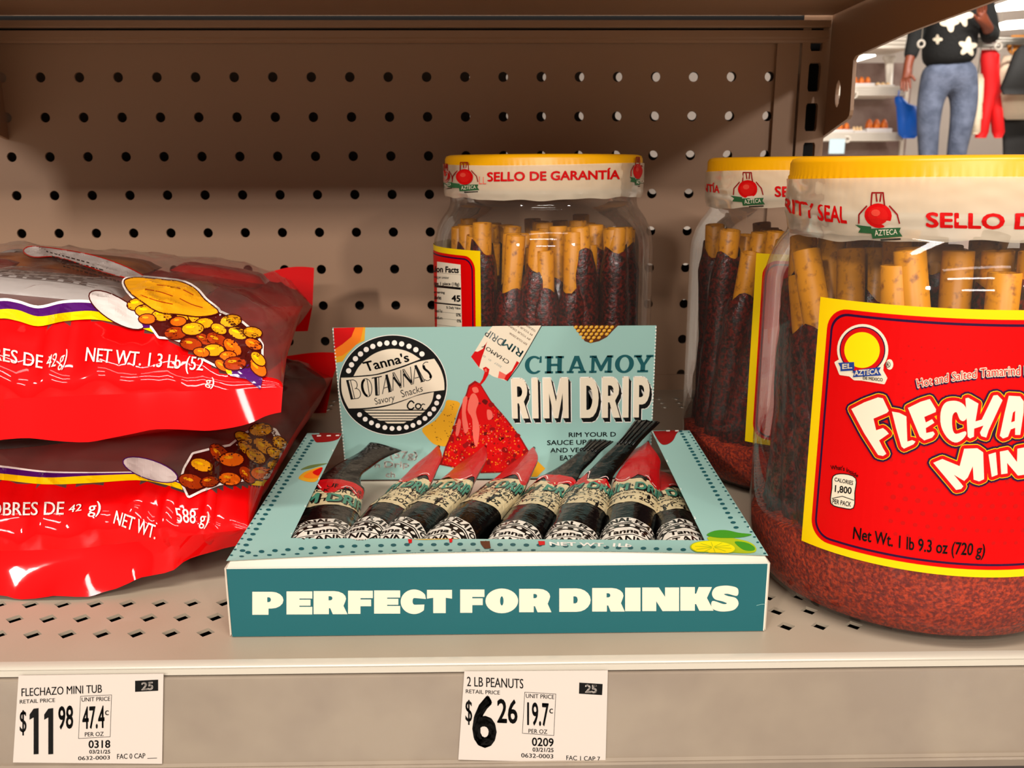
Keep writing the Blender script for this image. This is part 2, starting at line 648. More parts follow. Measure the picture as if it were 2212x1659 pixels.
for xb in (520.2, -28):
    mb = MB()
    hole = [(375.5 + 4.2 * math.cos(t) * (1 if abs(math.sin(t)) < .9 else .8), 201.5 + 8.5 * math.sin(t)) for t in [2 * math.pi * i / 16 for i in range(16)]]
    both = prof + hole
    tr = tessellate_polygon([[Vector((y, z, 0)) for y, z in prof], [Vector((y, z, 0)) for y, z in hole]])
    nb = len(both)
    mb.add([(xb, y, z) for y, z in both] + [(xb + 2.2, y, z) for y, z in both], [tuple(t) for t in tr] + [tuple(nb + k for k in t) for t in tr], 'panel_paint')
    for lo_, cnt in ((0, len(prof)), (len(prof), len(hole))):
        q = [both[lo_ + k] for k in range(cnt)]
        mb.add([(xb, y, z) for y, z in q] + [(xb + 2.2, y, z) for y, z in q], [(k, (k + 1) % cnt, cnt + (k + 1) % cnt, cnt + k) for k in range(cnt)], 'panel_paint')
    part(mb, 'shelf_bracket', root)
mb = MB()
p = at_x(1776, 240, 519.6)
mb.box((517.6, p.y - 2, p.z - 5), (519.8, p.y + 0.5, p.z + 5), 'lip_paint')
part(mb, 'locking_tooth', root, 'pale metal tooth in the slot')

# ------------------------------------------------------------------ price tags
ink('tagpaper', 'd2c4b8', 0.4)
TK = C(0, 1380, 1.58)


def price_tag(corners, name, draw, label):
    mb = MB()
    Y = 33.6
    pm = plane_map(1, Y, 0.03)
    cs = [pm(*c, 0) for c in corners]
    mb.prism(cs, (0, 0.35, 0), I('tagpaper'))
    a = Art(TK)
    draw(a)
    a.emit(mb, pm)
    c = sum(cs, Vector()) / 4
    o = mb.build('price_tag', None, (c.x, Y, min(p.z for p in cs)))
    tag(o, label, 'price tag')


def tq(a, s, x0, y0, x1, y1, col='black', sk=0.0, bold=0.012, L=2):
    """text in an upright box, sk = drop of the right end"""
    a.text(s, (x0, y0), (x1, y0 + sk), (x1, y1 + sk), (x0, y1), I(col), L, bold=bold)


def tag_left(a):
    tq(a, 'FLECHAZO MINI TUB', 74, 169, 348, 196, sk=-13)
    tq(a, 'RETAIL PRICE', 68, 208, 188, 221, sk=-6)
    tq(a, '$', 68, 245, 90, 318, sk=-2)
    for x in (101, 151):
        a.poly([(x + 14, 238), (x + 31, 236), (x + 31, 393), (x + 14, 394), (x + 14, 268), (x, 276), (x, 258)], I('black'), 2)
    tq(a, '98', 200, 233, 249, 307, sk=-4, bold=0.02)
    a.stroke([(275, 196), (381, 191), (376, 334), (268, 340)], 1.6, I('black'), 1, True)
    tq(a, 'UNIT PRICE', 279, 200, 376, 214, sk=-3)
    tq(a, '47.4', 282, 234, 356, 306, sk=-4, bold=0.02); tq(a, 'c', 359, 236, 371, 260)
    tq(a, 'PER OZ', 290, 319, 354, 333, sk=-2)
    tq(a, '0318', 303, 347, 376, 372, sk=-1, bold=0.02)
    tq(a, '03/21/25', 305, 379, 376, 391, bold=0.02)
    tq(a, '0632-0003', 267, 401, 375, 414, sk=-3)
    tq(a, 'FAC 0 CAP', 400, 393, 496, 410, sk=-3)
    a.stroke([(503, 408), (536, 407)], 2, I('black'), 1)
    a.poly([(461, 143), (540, 139), (540, 177), (461, 181)], I('black'), 1)
    tq(a, '25', 484, 149, 522, 174, 'tagpaper', sk=-2, bold=0.03, L=3)


def tag_mid(a):
    tq(a, '2 LB PEANUTS', 1594, 129, 1786, 161, sk=8)
    tq(a, 'RETAIL PRICE', 1590, 172, 1706, 185, sk=5)
    tq(a, '$', 1589, 208, 1611, 280, sk=2)
    tq(a, '6', 1617, 200, 1690, 362, sk=2, bold=0.03)
    tq(a, '26', 1698, 207, 1765, 284, sk=3, bold=0.02)
    a.stroke([(1791, 182), (1897, 188), (1890, 330), (1783, 322)], 1.6, I('black'), 1, True)
    tq(a, 'UNIT PRICE', 1795, 187, 1891, 201, sk=4)
    tq(a, '19.7', 1800, 218, 1872, 292, sk=4, bold=0.02); tq(a, 'c', 1875, 230, 1887, 254)
    tq(a, 'PER OZ', 1804, 307, 1868, 321, sk=3)
    tq(a, '0209', 1816, 337, 1889, 364, sk=3, bold=0.02)
    tq(a, '03/21/25', 1818, 371, 1889, 384, sk=2, bold=0.02)
    tq(a, '0632-0003', 1779, 390, 1888, 404, sk=4)
    tq(a, 'FAC 1 CAP 7', 1933, 398, 2048, 413, sk=4)
    a.poly([(1977, 149), (2057, 154), (2055, 192), (1976, 187)], I('black'), 1)
    tq(a, '25', 1998, 156, 2036, 182, 'tagpaper', sk=2, bold=0.03, L=3)


price_tag([(40, 1460), (353, 1456), (350, 1650), (28, 1647)], 'a', tag_left, 'white price tag reading FLECHAZO MINI TUB with the price 11.98')
price_tag([(1003, 1451), (1313, 1449), (1308, 1649), (990, 1641)], 'b', tag_mid, 'white price tag reading 2 LB PEANUTS with the price 6.26')

# ------------------------------------------------------------------ display carton
mat('card_pale', '94bab0', 0.42, spec=0.4)
mat('card_teal', '135b60', 0.40, spec=0.4, bump=0.02, bscale=500)
mat('card_white', 'e6d8c6', 0.6)
mat('card_inside', 'c8b8a4', 0.7)
mat('card_red', '6a0a0c', 0.5)

FY = 53.0
root = thing('display_carton', (300, 130, 0), 'pale teal display carton lettered PERFECT FOR DRINKS, header card raised at its back', 'box')

# --- front panel with fat lettering
FAT_H = {}


def fat(ch):
    """very heavy letter in a unit box, y up; loops (even-odd)"""
    def bowl(x, y0, y1, r, n=8):
        cy, ry = (y0 + y1) / 2, (y1 - y0) / 2
        return [(x + r * math.cos(t), cy + ry * math.sin(t)) for t in [-math.pi / 2 + math.pi * i / n for i in range(n + 1)]]
    R = lambda a, b, c, d: [(a, b), (c, b), (c, d), (a, d)]
    sl = lambda x, y0, y1, w: [(x, y0), (x + w * 0.5, y0)] + bowl(x + w * 0.5, y0, y1, w * 0.5, 4)[1:-1] + [(x + w * 0.5, y1), (x, y1)]
    if ch == 'P':
        return [[(0, 0), (.52, 0), (.52, .27), (.62, .27)] + bowl(.62, .27, 1, .38)[1:-1] + [(.62, 1), (0, 1)], sl(.48, .55, .76, .12)]
    if ch == 'R':
        return [[(0, 0), (.46, 0), (.46, .26), (.5, .26), (.58, 0), (1.02, 0), (.9, .36)] + bowl(.62, .34, 1, .36)[3:-1] + [(.62, 1), (0, 1)], sl(.45, .6, .78, .12)]
    if ch == 'D':
        return [[(0, 0), (.55, 0)] + bowl(.55, 0, 1, .45, 10)[1:-1] + [(.55, 1), (0, 1)], sl(.45, .36, .66, .14)]
    if ch == 'E':
        return [[(0, 0), (1, 0), (1, .33), (.5, .33), (.5, .38), (.93, .38), (.93, .64), (.5, .64), (.5, .69), (1, .69), (1, 1), (0, 1)]]
    if ch == 'F':
        return [[(0, 0), (.5, 0), (.5, .33), (.93, .33), (.93, .62), (.5, .62), (.5, .68), (1, .68), (1, 1), (0, 1)]]
    if ch == 'T':
        return [[(.25, 0), (.75, 0), (.75, .66), (1, .62), (1, 1), (0, 1), (0, .62), (.25, .66)]]
    if ch == 'I':
        return [R(0, 0, 1, 1)]
    if ch == 'O':
        return [ell(.5, .5, .5, .53, 32), ell(.5, .5, .055, .2, 12)]
    if ch == 'C':
        return [ell(.52, .5, .52, .53, 30, 0, .62, 2 * math.pi - .75) + [(.92, .38), (.52, .37)] + ell(.52, .52, .06, .14, 6, 0, -math.pi / 2, -1.5 * math.pi) + [(.55, .66), (.98, .62)]]
    if ch == 'N':
        return [[(0, 0), (.38, 0), (.38, .42), (.55, 0), (1, 0), (1, 1), (.62, 1), (.62, .6), (.45, 1), (0, 1)]]
    if ch == 'K':
        return [[(0, 0), (.46, 0), (.46, .28), (.5, .28), (.6, 0), (1.05, 0), (.84, .54), (1.0, 1), (.58, 1), (.5, .72), (.46, .72), (.46, 1), (0, 1)]]
    if ch == 'S':
        return [smooth_line([(0, .1), (.25, -.03), (.55, -.04), (.85, .04), (1.0, .28), (.9, .52), (.62, .6), (.45, .68), (.6, .7), (.95, .62), (.97, .92), (.7, 1.03), (.4, 1.04), (.12, .96), (0, .72), (.1, .48), (.4, .38), (.56, .3), (.42, .27), (.02, .4)], 4, True)]
    return []


mb = MB()
x0, x1 = 209.0, 390.8
mb.box((x0, FY, 0.3), (x1, FY + 0.6, 25.5), 'card_teal')
a = Art(C(480, 1180, 1.813))
spans = dict(PERFECT=[(118, 240), (252, 353), (358, 488), (493, 590), (595, 697), (699, 800), (802, 900)], FOR=[(932, 1027), (1031, 1159), (1163, 1287)],
             DRINKS=[(1320, 1443), (1449, 1574), (1578, 1638), (1645, 1789), (1794, 1918), (1918, 2022)])
for wd, sp in spans.items():
    for ch, (u0, u1) in zip(wd, sp):
        top = lambda x: 178 - 21.0 * (x - 118) / 1904
        bot = lambda x: 268 - 18.0 * (x - 118) / 1904
        a.poly([[(u0 + (u1 - u0) * px, bot(u0) + (top(u0) - bot(u0)) * py) for px, py in lp] for lp in fat(ch)], I('cream'), 1)
a.stroke([(2092, 232), (2110, 227), (2130, 226)], 1.2, I('pale'), 1)
a.emit(mb, plane_map(1, FY, 0.05))
mb.box((x1 - 0.35, FY - 0.05, 0.4), (x1 + 0.05, FY + 0.5, 25.4), 'card_white')
mb.box((x0, FY - 0.04, 25.25), (x1, FY + 0.6, 25.55), 'card_white')
part(mb, 'front_panel', root, 'deep teal front panel with fat cream lettering')

# --- walls and floor of the tray
mb = MB()
for xa in (208.4, 391.2):
    mb.box((xa - 0.3, FY + 0.6, 0.3), (xa + 0.3, 206.5, 25.2), 'card_inside')
mb.box((208.4, FY + 0.6, 0.2), (391.2, 207, 0.7), 'card_inside')
part(mb, 'tray', root)

# --- top panel with the torn-out window
zt = 25.6
oFL, oFR = at(497, 1206, 57.0), at(1657, 1206, 57.0)
zmid = at(1085, 1191, 57.0).z
ztop = (oFL.z + oFR.z) / 2
oFL, oFR = Vector((207.8, 57, ztop)), Vector((391.8, 57, ztop))
wFL, wFR = at_z(628, 1162, ztop), at_z(1522, 1167, ztop)
wRL, wRR = at_z(741, 934, ztop), at_z(1409, 934, ztop)
oRL, oRR = at_z(660, 941, ztop), at_z(1489, 929, ztop)
YR = 207.5
for p in (wRL, wRR, oRL, oRR):
    p.y = YR
mb = MB()
N = 40
rows = []
for j in range(9):
    v = j / 8
    row = []
    for i in range(N + 1):
        u = i / N
        p = oFL.lerp(oFR, u).lerp(wFL.lerp(wFR, u), v)
        ue = u
        p.z = ztop + (zmid - ztop) * (1 - (2 * ue - 1) ** 2) * (1 - v) ** 1.6
        row.append(p)
    rows.append(row)
mb.grid(rows, 'card_pale', True)


def strip(a0, a1, b0, b1, n=24):
    """side strip from front (a0 outer, a1 inner) to rear (b0, b1), the rear end cut to a soft curve"""
    mb.grid([[a0.lerp(b0, j / n).lerp(a1.lerp(b1, j / n), i / 6) for i in range(7)] for j in range(n + 1)], 'card_pale', True)


strip(oFL, wFL, oRL, wRL)
strip(wFR, oFR, wRR, oRR)
skin = skin_map(mb, 0.045)
a = Art()
# perforated white tear edges
for p, q in ((wFL, wRL), (wFR, wRR), (oFL, oRL), (oFR, oRR)):
    n = int((p - q).length / 1.5)
    for i in range(n):
        for kk in (0,):
            c = p.lerp(q, (i + 0.5) / n)
            s_ = 0.55 if p.x < 300 else -0.55
            if p in (oFL, oFR):
                s_ *= 1
            d = c - CAM
            k = F / d.dot(FWD)
            X = W / 2 + d.dot(RIGHT) * k + (0.6 if (p is wFL or p is oFR) else -0.6) * (-1 if p in (wFL, oFR) else 1) * 0
            Y_ = H / 2 - d.dot(UP) * k
            ins = {id(wFL): -1.2, id(wFR): 1.2, id(oFL): 1.4, id(oFR): -1.4}[id(p)]
            a.disc(X + ins * k / 5.2, Y_, 0.5 * k, I('white'), 1, 0.3 * k, 6)


def topdots(p, q, pitch, rr, skip=()):
    P, Q = at_z(*p, ztop), at_z(*q, ztop)
    n = round((P - Q).length / pitch)
    for i in range(n + 1):
        if i in skip:
            continue
        c = P.lerp(Q, i / n)
        d = c - CAM; k = F / d.dot(FWD)
        up_ = abs(FWD.z) * 1.25 + 0.12
        a.disc(W / 2 + d.dot(RIGHT) * k, H / 2 - d.dot(UP) * k, rr * k, I('darkteal'), 2, rr * k * 0.46, 10)


topdots((500, 1200), (660, 947), 4.75, 0.55)
topdots((1652, 1196), (1488, 934), 4.75, 0.55)
topdots((524, 1190), (674, 952), 4.75, 1.0)
topdots((1590, 1140), (1470, 932), 4.75, 1.0)
P_ = [(536, 1194), (565, 1192), (594, 1190), (622, 1188), (651, 1186), (680, 1184), (708, 1183), (738, 1181), (766, 1180), (794, 1179), (823, 1179), (850, 1178), (879, 1177),
      (908, 1177), (937, 1177), (965, 1176), (994, 1176), (1022, 1176), (1052, 1177), (1080, 1177), (1108, 1177), (1137, 1178), (1165, 1178), (1194, 1179), (1222, 1180), (1252, 1181),
      (1281, 1182), (1310, 1183), (1336, 1184), (1362, 1184), (1390, 1185), (1418, 1186), (1446, 1187), (1476, 1188)]
for x, y in P_:
    if not 1172 < x < 1180:
        a.disc(x, y, 6.2, I('darkteal'), 2, 3.2, 10)
for i in range(36):
    x = 522 + 30 * i
    a.disc(x, 1203.5 - 15 * (1 - ((x - 1085) / 585) ** 2), 5.5, I('darkteal'), 2, 1.8, 8)
# mango with leaf on the left flap
K7 = C(460, 900, 3.318)
m7 = lambda L: [K7(p) for p in L]
a.poly(m7(smooth_line([(615, 445), (640, 410), (690, 385), (780, 362), (765, 420), (738, 465), (680, 468)], 5, True)), I('amber'), 1)
a.poly(m7(smooth_line([(650, 430), (700, 395), (782, 366), (770, 410), (745, 440), (690, 445)], 5, True)), I('orange'), 2)
a.poly(m7(smooth_line([(715, 400), (784, 366), (772, 405), (750, 425)], 5, True)), I('red'), 3)
a.poly(m7(smooth_line([(628, 382), (700, 350), (820, 336), (760, 356), (690, 374)], 5, True)), I('leaf'), 2)
# lime pair and leaf at the right front corner
K8 = C(1380, 880, 3.191)
m8 = lambda L: [K8(p) for p in L]
a.poly(m8(smooth_line([(470, 905), (560, 890), (660, 905), (760, 930), (805, 965), (800, 1000), (720, 1008), (600, 990)], 5, True)), I('lime'), 2)
a.poly(m8(smooth_line([(660, 930), (740, 935), (795, 965), (790, 990), (720, 985)], 5, True)), I('green'), 3)
a.poly(m8(smooth_line([(468, 885), (520, 855), (600, 850), (690, 868), (778, 880), (700, 900), (560, 903)], 5, True)), I('green'), 4)
a.poly(m8(ell(512, 973, 160, 50, 32, 0.05)), I('lime'), 5)
a.poly(m8(ell(512, 973, 150, 45, 32, 0.05)), I('lemon'), 6)
for i in range(10):
    t = 2 * math.pi * i / 10 + .2
    a.stroke(m8([(512 + 12 * math.cos(t), 970 + 4 * math.sin(t)), (512 + 128 * math.cos(t), 971 + 37 * math.sin(t))]), 1.1, I('lime'), 7, joints=False)
# sauce drips over the front edge
K9 = C(600, 960, 2.304)
m9 = lambda L: [K9(p) for p in L]
a.poly(m9([(618, 465), (640, 455), (780, 450), (1000, 448), (1180, 450), (1130, 458), (1075, 464), (960, 470), (850, 474), (730, 477), (645, 474)]), I('amber'), 3)
a.poly(m9([(840, 462), (870, 448), (1180, 450), (1130, 458), (1075, 464), (960, 470), (850, 474)]), I('red'), 4)
a.poly(m9([(648, 474), (668, 474), (668, 492), (652, 496)]), I('red'), 4)
a.poly(m9([(852, 472), (870, 472), (868, 490), (855, 492)]), I('red'), 4)
a.poly(m9([(1003, 470), (1052, 468), (1060, 520), (1030, 522), (1012, 500)]), I('brown'), 4)
a.poly(m9([(1285, 452), (1328, 454), (1330, 502), (1302, 506)]), I('red'), 4)
a.text('NET WT. 1Lb', K9((1352, 488)), K9((1762, 497)), K9((1758, 513)), K9((1356, 505)), I('white'), 3, bold=0.03)
# dark red rear corners with white dashes
for L, ds in (([(706, 130), (735, 180), (770, 186), (850, 178), (900, 160), (922, 128)], [(745, 775, 141), (815, 845, 140), (880, 905, 138)]),):
    a.poly(m7(smooth_line(L, 4) + [(922, 120), (700, 118)]), I('deepred'), 2)
    for d0, d1, yy in ds:
        a.stroke(m7([(d0, yy), (d1, yy - 2)]), 2.4, I('white'), 3)
L = [(92, 148), (110, 190), (150, 250), (190, 258), (235, 230), (262, 180), (300, 150)]
a.poly(m8(smooth_line(L, 4) + [(300, 140), (90, 140)]), I('deepred'), 2)
for d0, d1 in ((118, 142), (188, 214), (250, 274)):
    a.stroke(m8([(d0, 164), (d1, 163)]), 2.4, I('white'), 3)
a.emit(mb, skin, 30)
part(mb, 'top_panel', root, 'pale teal top panel with torn window and dotted border')
# --- white tuck flap showing between front and top panel
mb = MB()
rows = []
for v in range(4):
    row = []
    for i in range(N + 1):
        u = i / N
        row.append(Vector((x0 + (x1 - x0) * u, FY + 0.4 + 4.4 * v / 3, 25.45 + (ztop - 0.3 - 25.45 + (zmid - ztop) * (1 - (2 * u - 1) ** 2) * 0.93) * v / 3)))
    rows.append(row)
mb.grid(rows, 'card_white')
part(mb, 'tuck_flap', root, 'white inner flap')

# --- header card
HY = 208.6
hm = plane_map(1, HY, 0.05)
mb = MB()
hTL, hTR, hBL, hBR = at(718, 708, HY), at(1418, 703, HY), Vector((222.4, HY, 1)), Vector((377.6, HY, 1))
mb.prism([hBL, hBR, hTR, hTL], (0, 0.5, 0), 'card_pale')
a = Art()
K1 = C(720, 690, 6.144)
m1 = lambda L: [K1(p) for p in L]
K2 = C(1000, 690, 5.027)
m2 = lambda L: [K2(p) for p in L]
# mango corner
a.poly(m1([(5, 112), (425, 104), (415, 280), (300, 340), (180, 470), (120, 560), (40, 575), (22, 520)]), I('amber'), 1)
a.poly(m1([(5, 112), (400, 104), (360, 280), (240, 390), (120, 480), (22, 500)]), I('orange'), 2)
a.poly(m1([(5, 112), (290, 106), (240, 230), (120, 330), (12, 400)]), I('red'), 3)
# round badge
a.poly(m1(ell(791, 870, 722, 668, 64)), I('white'), 4)
a.poly(m1(ell(791, 870, 713, 659, 64)), I('black'), 5)
a.poly(m1(smooth_line([(270, 750), (330, 640), (420, 540), (540, 455), (670, 405), (800, 388), (930, 405), (1050, 455), (1155, 525)], 4) + smooth_line([(1155, 525), (900, 622), (600, 715), (430, 738), (270, 750)], 4)), I('cream'), 6)
a.poly(m1(smooth_line([(104, 772), (300, 765), (600, 733), (900, 643), (1130, 560), (1340, 520)], 4) + smooth_line([(1340, 520), (1420, 650), (1468, 800), (1475, 935)], 4) +
         smooth_line([(1475, 935), (1200, 975), (950, 1062), (700, 1135), (450, 1170), (205, 1180)], 4) + smooth_line([(205, 1180), (150, 1075), (112, 950), (104, 772)], 4)), I('cream'), 6)
a.poly(m1(smooth_line([(390, 1196), (650, 1165), (900, 1092), (1100, 1015), (1335, 962)], 4) + smooth_line([(1335, 962), (1320, 1050), (1290, 1120), (1232, 1194)], 3)), I('cream'), 6)
for y_, xa, xb, h_ in ((1222, 412, 1222, 24), (1261, 460, 1182, 24), (1297, 508, 1122, 22), (1329, 580, 1072, 20), (1367, 684, 970, 22)):
    a.poly(m1([(xa, y_ - h_ / 2), (xb, y_ - h_ / 2), (xb - 35, y_ + h_ / 2), (xa + 35, y_ + h_ / 2)]), I('cream'), 6)
for L, r_ in (([(205, 680), (243, 600), (295, 520), (362, 457), (438, 398), (525, 357), (617, 325), (712, 312), (812, 310), (908, 324), (1005, 355), (1096, 400), (1177, 457)], 35),
              ([(350, 1262), (425, 1322), (507, 1370), (592, 1408), (685, 1432), (780, 1445), (875, 1443), (970, 1428), (1058, 1404), (1140, 1366), (1217, 1312), (1280, 1252), (1335, 1187), (1372, 1108), (1397, 1026)], 32)):
    for p in L:
        a.poly(m1(ell(p[0], p[1], r_, r_, 16)), I('white'), 6)
a.text("Tanna's", K1((388, 570)), K1((985, 440)), K1((1010, 552)), K1((440, 690)), I('black'), 7, bold=0.022)


def deco(ch):
    """art-deco letter strokes (polyline, width) in a unit box, y up"""
    if ch == 'B':
        return [([(.1, 0), (.1, 1)], .22), ([(.36, 0), (.36, 1)], .05), ([(0, 1), (.6, 1)], .05), ([(0, 0), (.7, 0)], .05), (ell(.55, .76, .3, .24, 10, 0, -1.57, 1.57), .05), (ell(.6, .27, .38, .27, 10, 0, -1.57, 1.57), .05)]
    if ch == 'O':
        return [(ell(.5, .5, .47, .5, 24) + [(.97, .5)], .05), (ell(.5, .5, .38, .46, 14, 0, 1.75, 4.53), .2), (ell(.62, .5, .02, .48, 6, 0, -1.57, 1.57), .05)]
    if ch == 'T':
        return [([(0, .97), (1, .97)], .08), ([(.38, 0), (.38, 1)], .24), ([(.68, 0), (.68, 1)], .05), ([(.3, 0), (.72, 0)], .05)]
    if ch == 'A':
        return [([(.02, 0), (.42, 1)], .05), ([(.42, 1), (.8, 0)], .22), ([(.5, 1), (1, 0)], .05), ([(.2, .3), (.6, .3)], .05), ([(.65, 0), (1, 0)], .05)]
    if ch == 'N':
        return [([(.12, 0), (.12, 1)], .05), ([(.06, 1), (.86, 0)], .05), ([(.16, .74), (.86, .1)], .2), ([(.2, 1), (.95, .12)], .05), ([(.92, .0), (.92, 1)], .05)]
    return [(smooth_line([(.85, .95), (.55, 1), (.25, .9), (.2, .7), (.45, .5), (.75, .35), (.85, .15), (.6, 0), (.3, 0), (.1, .1)], 4), .05), (smooth_line([(.3, .85), (.35, .66), (.62, .45), (.76, .25), (.7, .1)], 4), .2)]


TOPS, BOTS = [(172, 808), (420, 785), (650, 745), (850, 685), (1060, 615), (1275, 550)], [(235, 1058), (460, 1025), (650, 990), (850, 925), (1090, 850), (1335, 785)]
fn = along(m1(TOPS), m1(BOTS))
for ch, (u0, u1) in zip('BOTANNAS', [(0, .125), (.14, .27), (.275, .395), (.4, .53), (.53, .655), (.66, .775), (.775, .9), (.89, 1)]):
    for pl, w_ in deco(ch):
        a.stroke([fn(u0 + (u1 - u0) * p[0], p[1]) for p in pl], w_ * 22 + 0.5, I('black'), 7)
a.text('Savory', K1((540, 1045)), K1((815, 985)), K1((815, 1075)), K1((560, 1130)), I('black'), 7)
a.text('Snacks', K1((885, 940)), K1((1180, 868)), K1((1190, 950)), K1((915, 1035)), I('black'), 7)
a.stroke(m1(smooth_line([(1075, 1110), (1040, 1080), (1010, 1095), (985, 1140), (1000, 1180), (1040, 1190), (1075, 1165)], 4)), 3.2, I('black'), 7)
a.stroke(m1(ell(1128, 1150, 36, 34, 14)), 3, I('black'), 7, True)
a.stroke(m1(smooth_line([(1140, 1118), (1165, 1140), (1190, 1120), (1218, 1130)], 3)), 2.2, I('black'), 7)
a.disc(*K1((1184, 1184)), 2.2, I('black'), 7)
# pictured pouch pouring sauce
a.poly(m2([(320, 72), (855, 66), (610, 480), (480, 668), (330, 620), (175, 525), (90, 410), (230, 180)]), I('cream'), 2)
a.poly(m2([(88, 405), (130, 345), (160, 350), (215, 320), (265, 235), (235, 330), (200, 430), (176, 522)]), I('red'), 3)
a.poly(m2([(612, 470), (585, 450), (530, 555), (470, 600), (448, 650), (480, 668)]), I('red'), 3)
a.poly(m2([(395, 560), (470, 600), (450, 650), (380, 635)]), I('pink'), 3)
a.stroke(m2([(855, 66), (600, 510), (480, 668)]), 1.6, I('black'), 4)


def tilt(txt, x, y, w, h, col, L, bold=0.0):
    d = Vector((-0.83, -0.55)); u = Vector((-0.55, 0.83)); o = Vector((x, y))
    f_ = lambda a_, b_: K2(tuple(o + d * w * a_ + u * h * b_))
    a.glyphs(txt, f_, col, L, bold=bold)


tilt('RIM', 660, 345, 240, 78, I('darkteal'), 4, 0.01)
tilt('DRIP', 455, 225, 220, 78, I('grey'), 4, 0.01)
tilt('CHAMOY', 508, 452, 345, 42, I('black'), 4, 0.01)
tilt('2027', 425, 510, 90, 20, I('grey'), 4)
tilt('01', 310, 440, 30, 20, I('grey'), 4); tilt('03', 250, 400, 30, 20, I('grey'), 4)
for k_, (x, y, w) in enumerate(((700, 262, 230), (735, 210, 300), (760, 160, 330), (795, 120, 150))):
    tilt('RIM YOUR DRINK SAUCE UP'[k_:k_ + 14], x, y, w, 22, I('brown'), 4)
# drip
a.poly(m2([(215, 528), (250, 512), (288, 540), (275, 600), (240, 660), (205, 700), (175, 716), (130, 690), (185, 690), (215, 640), (235, 570)]), I('red'), 5)
a.poly(m2([(232, 540), (255, 530), (262, 565), (240, 570)]), I('pink'), 6)
# chips
a.poly(m1(smooth_line([(1500, 1080), (1570, 1072), (1680, 1110), (1640, 1250), (1520, 1640), (1440, 1680), (1330, 1650), (1240, 1560), (1180, 1450), (1350, 1340), (1470, 1180)], 3, True)), I('amber'), 2)
a.poly([(1150, 985), (1178, 1012), (1160, 1030), (1110, 1030)], I('amber'), 2)
rs = random.Random(4)
for _ in range(46):
    x, y = rs.uniform(1300, 1620), rs.uniform(1120, 1600)
    if (x - 1300) * 0.9 + (y - 1120) * 0.5 < 560 and y > 1120 + (1500 - x) * 1.0:
        a.poly(m1(ell(x, y, rs.uniform(5, 12), rs.uniform(3, 7), 6, rs.random())), I('brown'), 3)
chip = [(1026, 822), (1038, 829), (1060, 865), (1095, 905), (1125, 945), (1143, 975), (1150, 1004), (1120, 1020), (1040, 1022), (950, 1004), (962, 965), (978, 930), (992, 885), (1007, 850), (1012, 832)]
a.poly(chip, I('deepred'), 4)
a.poly([(x + (1050 - x) * 0.05, y + (940 - y) * 0.04) for x, y in chip], I('red'), 5)


def inside(p, L):
    c = False
    for i in range(len(L)):
        (x1_, y1_), (x2_, y2_) = L[i], L[i - 1]
        if (y1_ > p[1]) != (y2_ > p[1]) and p[0] < (x2_ - x1_) * (p[1] - y1_) / (y2_ - y1_) + x1_:
            c = not c
    return c


for _ in range(60):
    x, y = rs.uniform(955, 1140), rs.uniform(840, 1015)
    if inside((x, y), chip):
        r_ = rs.uniform(3, 8)
        a.poly(smooth_line([(x + r_ * rs.uniform(.5, 1.2) * math.cos(t), y + r_ * rs.uniform(.5, 1.2) * math.sin(t)) for t in [k_ * 1.05 for k_ in range(6)]], 3, True), I('deepred' if rs.random() < .75 else 'sauce'), 5.4)
for _ in range(900):
    x, y = rs.uniform(950, 1150), rs.uniform(830, 1020)
    if inside((x, y), chip) and (y > 915 or x > 1060):
        q = rs.random()
        c_ = 'orange' if q < 0.45 else 'deepred' if q < 0.8 else 'pink'
        rr = rs.uniform(0.8, 2.4)
        a.poly(ell(x, y, rr, rr * rs.uniform(0.4, 1), 5, rs.random() * 3), I(c_), 6)
for L in ([(1000, 862), (1010, 858), (1006, 890), (1012, 925), (1004, 935), (998, 905)], [(1016, 855), (1026, 850), (1034, 868), (1028, 890), (1036, 925), (1030, 965), (1022, 945), (1020, 905), (1010, 885)],
          [(1020, 838), (1030, 836), (1034, 846), (1024, 848)], [(1052, 885), (1062, 888), (1064, 902), (1054, 906)], [(990, 905), (996, 912), (990, 940), (984, 936)]):
    a.poly(smooth_line(L, 3, True), I('pink'), 7)
# pineapple
a.poly(m2([(1195, 66), (1690, 60), (1620, 130), (1565, 190), (1480, 235), (1385, 258), (1320, 235), (1300, 190), (1240, 130)]), I('brown'), 2)
for r_ in range(5):
    for c_ in range(9):
        x, y = 1225 + c_ * 56 + (r_ % 2) * 28, 82 + r_ * 38
        if inside((x, y), [(1200, 55), (1690, 55), (1560, 185), (1385, 255), (1290, 190)]):
            a.poly(m2(ell(x, y, 23, 16, 8, -0.5)), I('amber'), 3)
            a.poly(m2(ell(x - 5, y - 3, 10, 5, 6, -0.5)), I('tan'), 4)


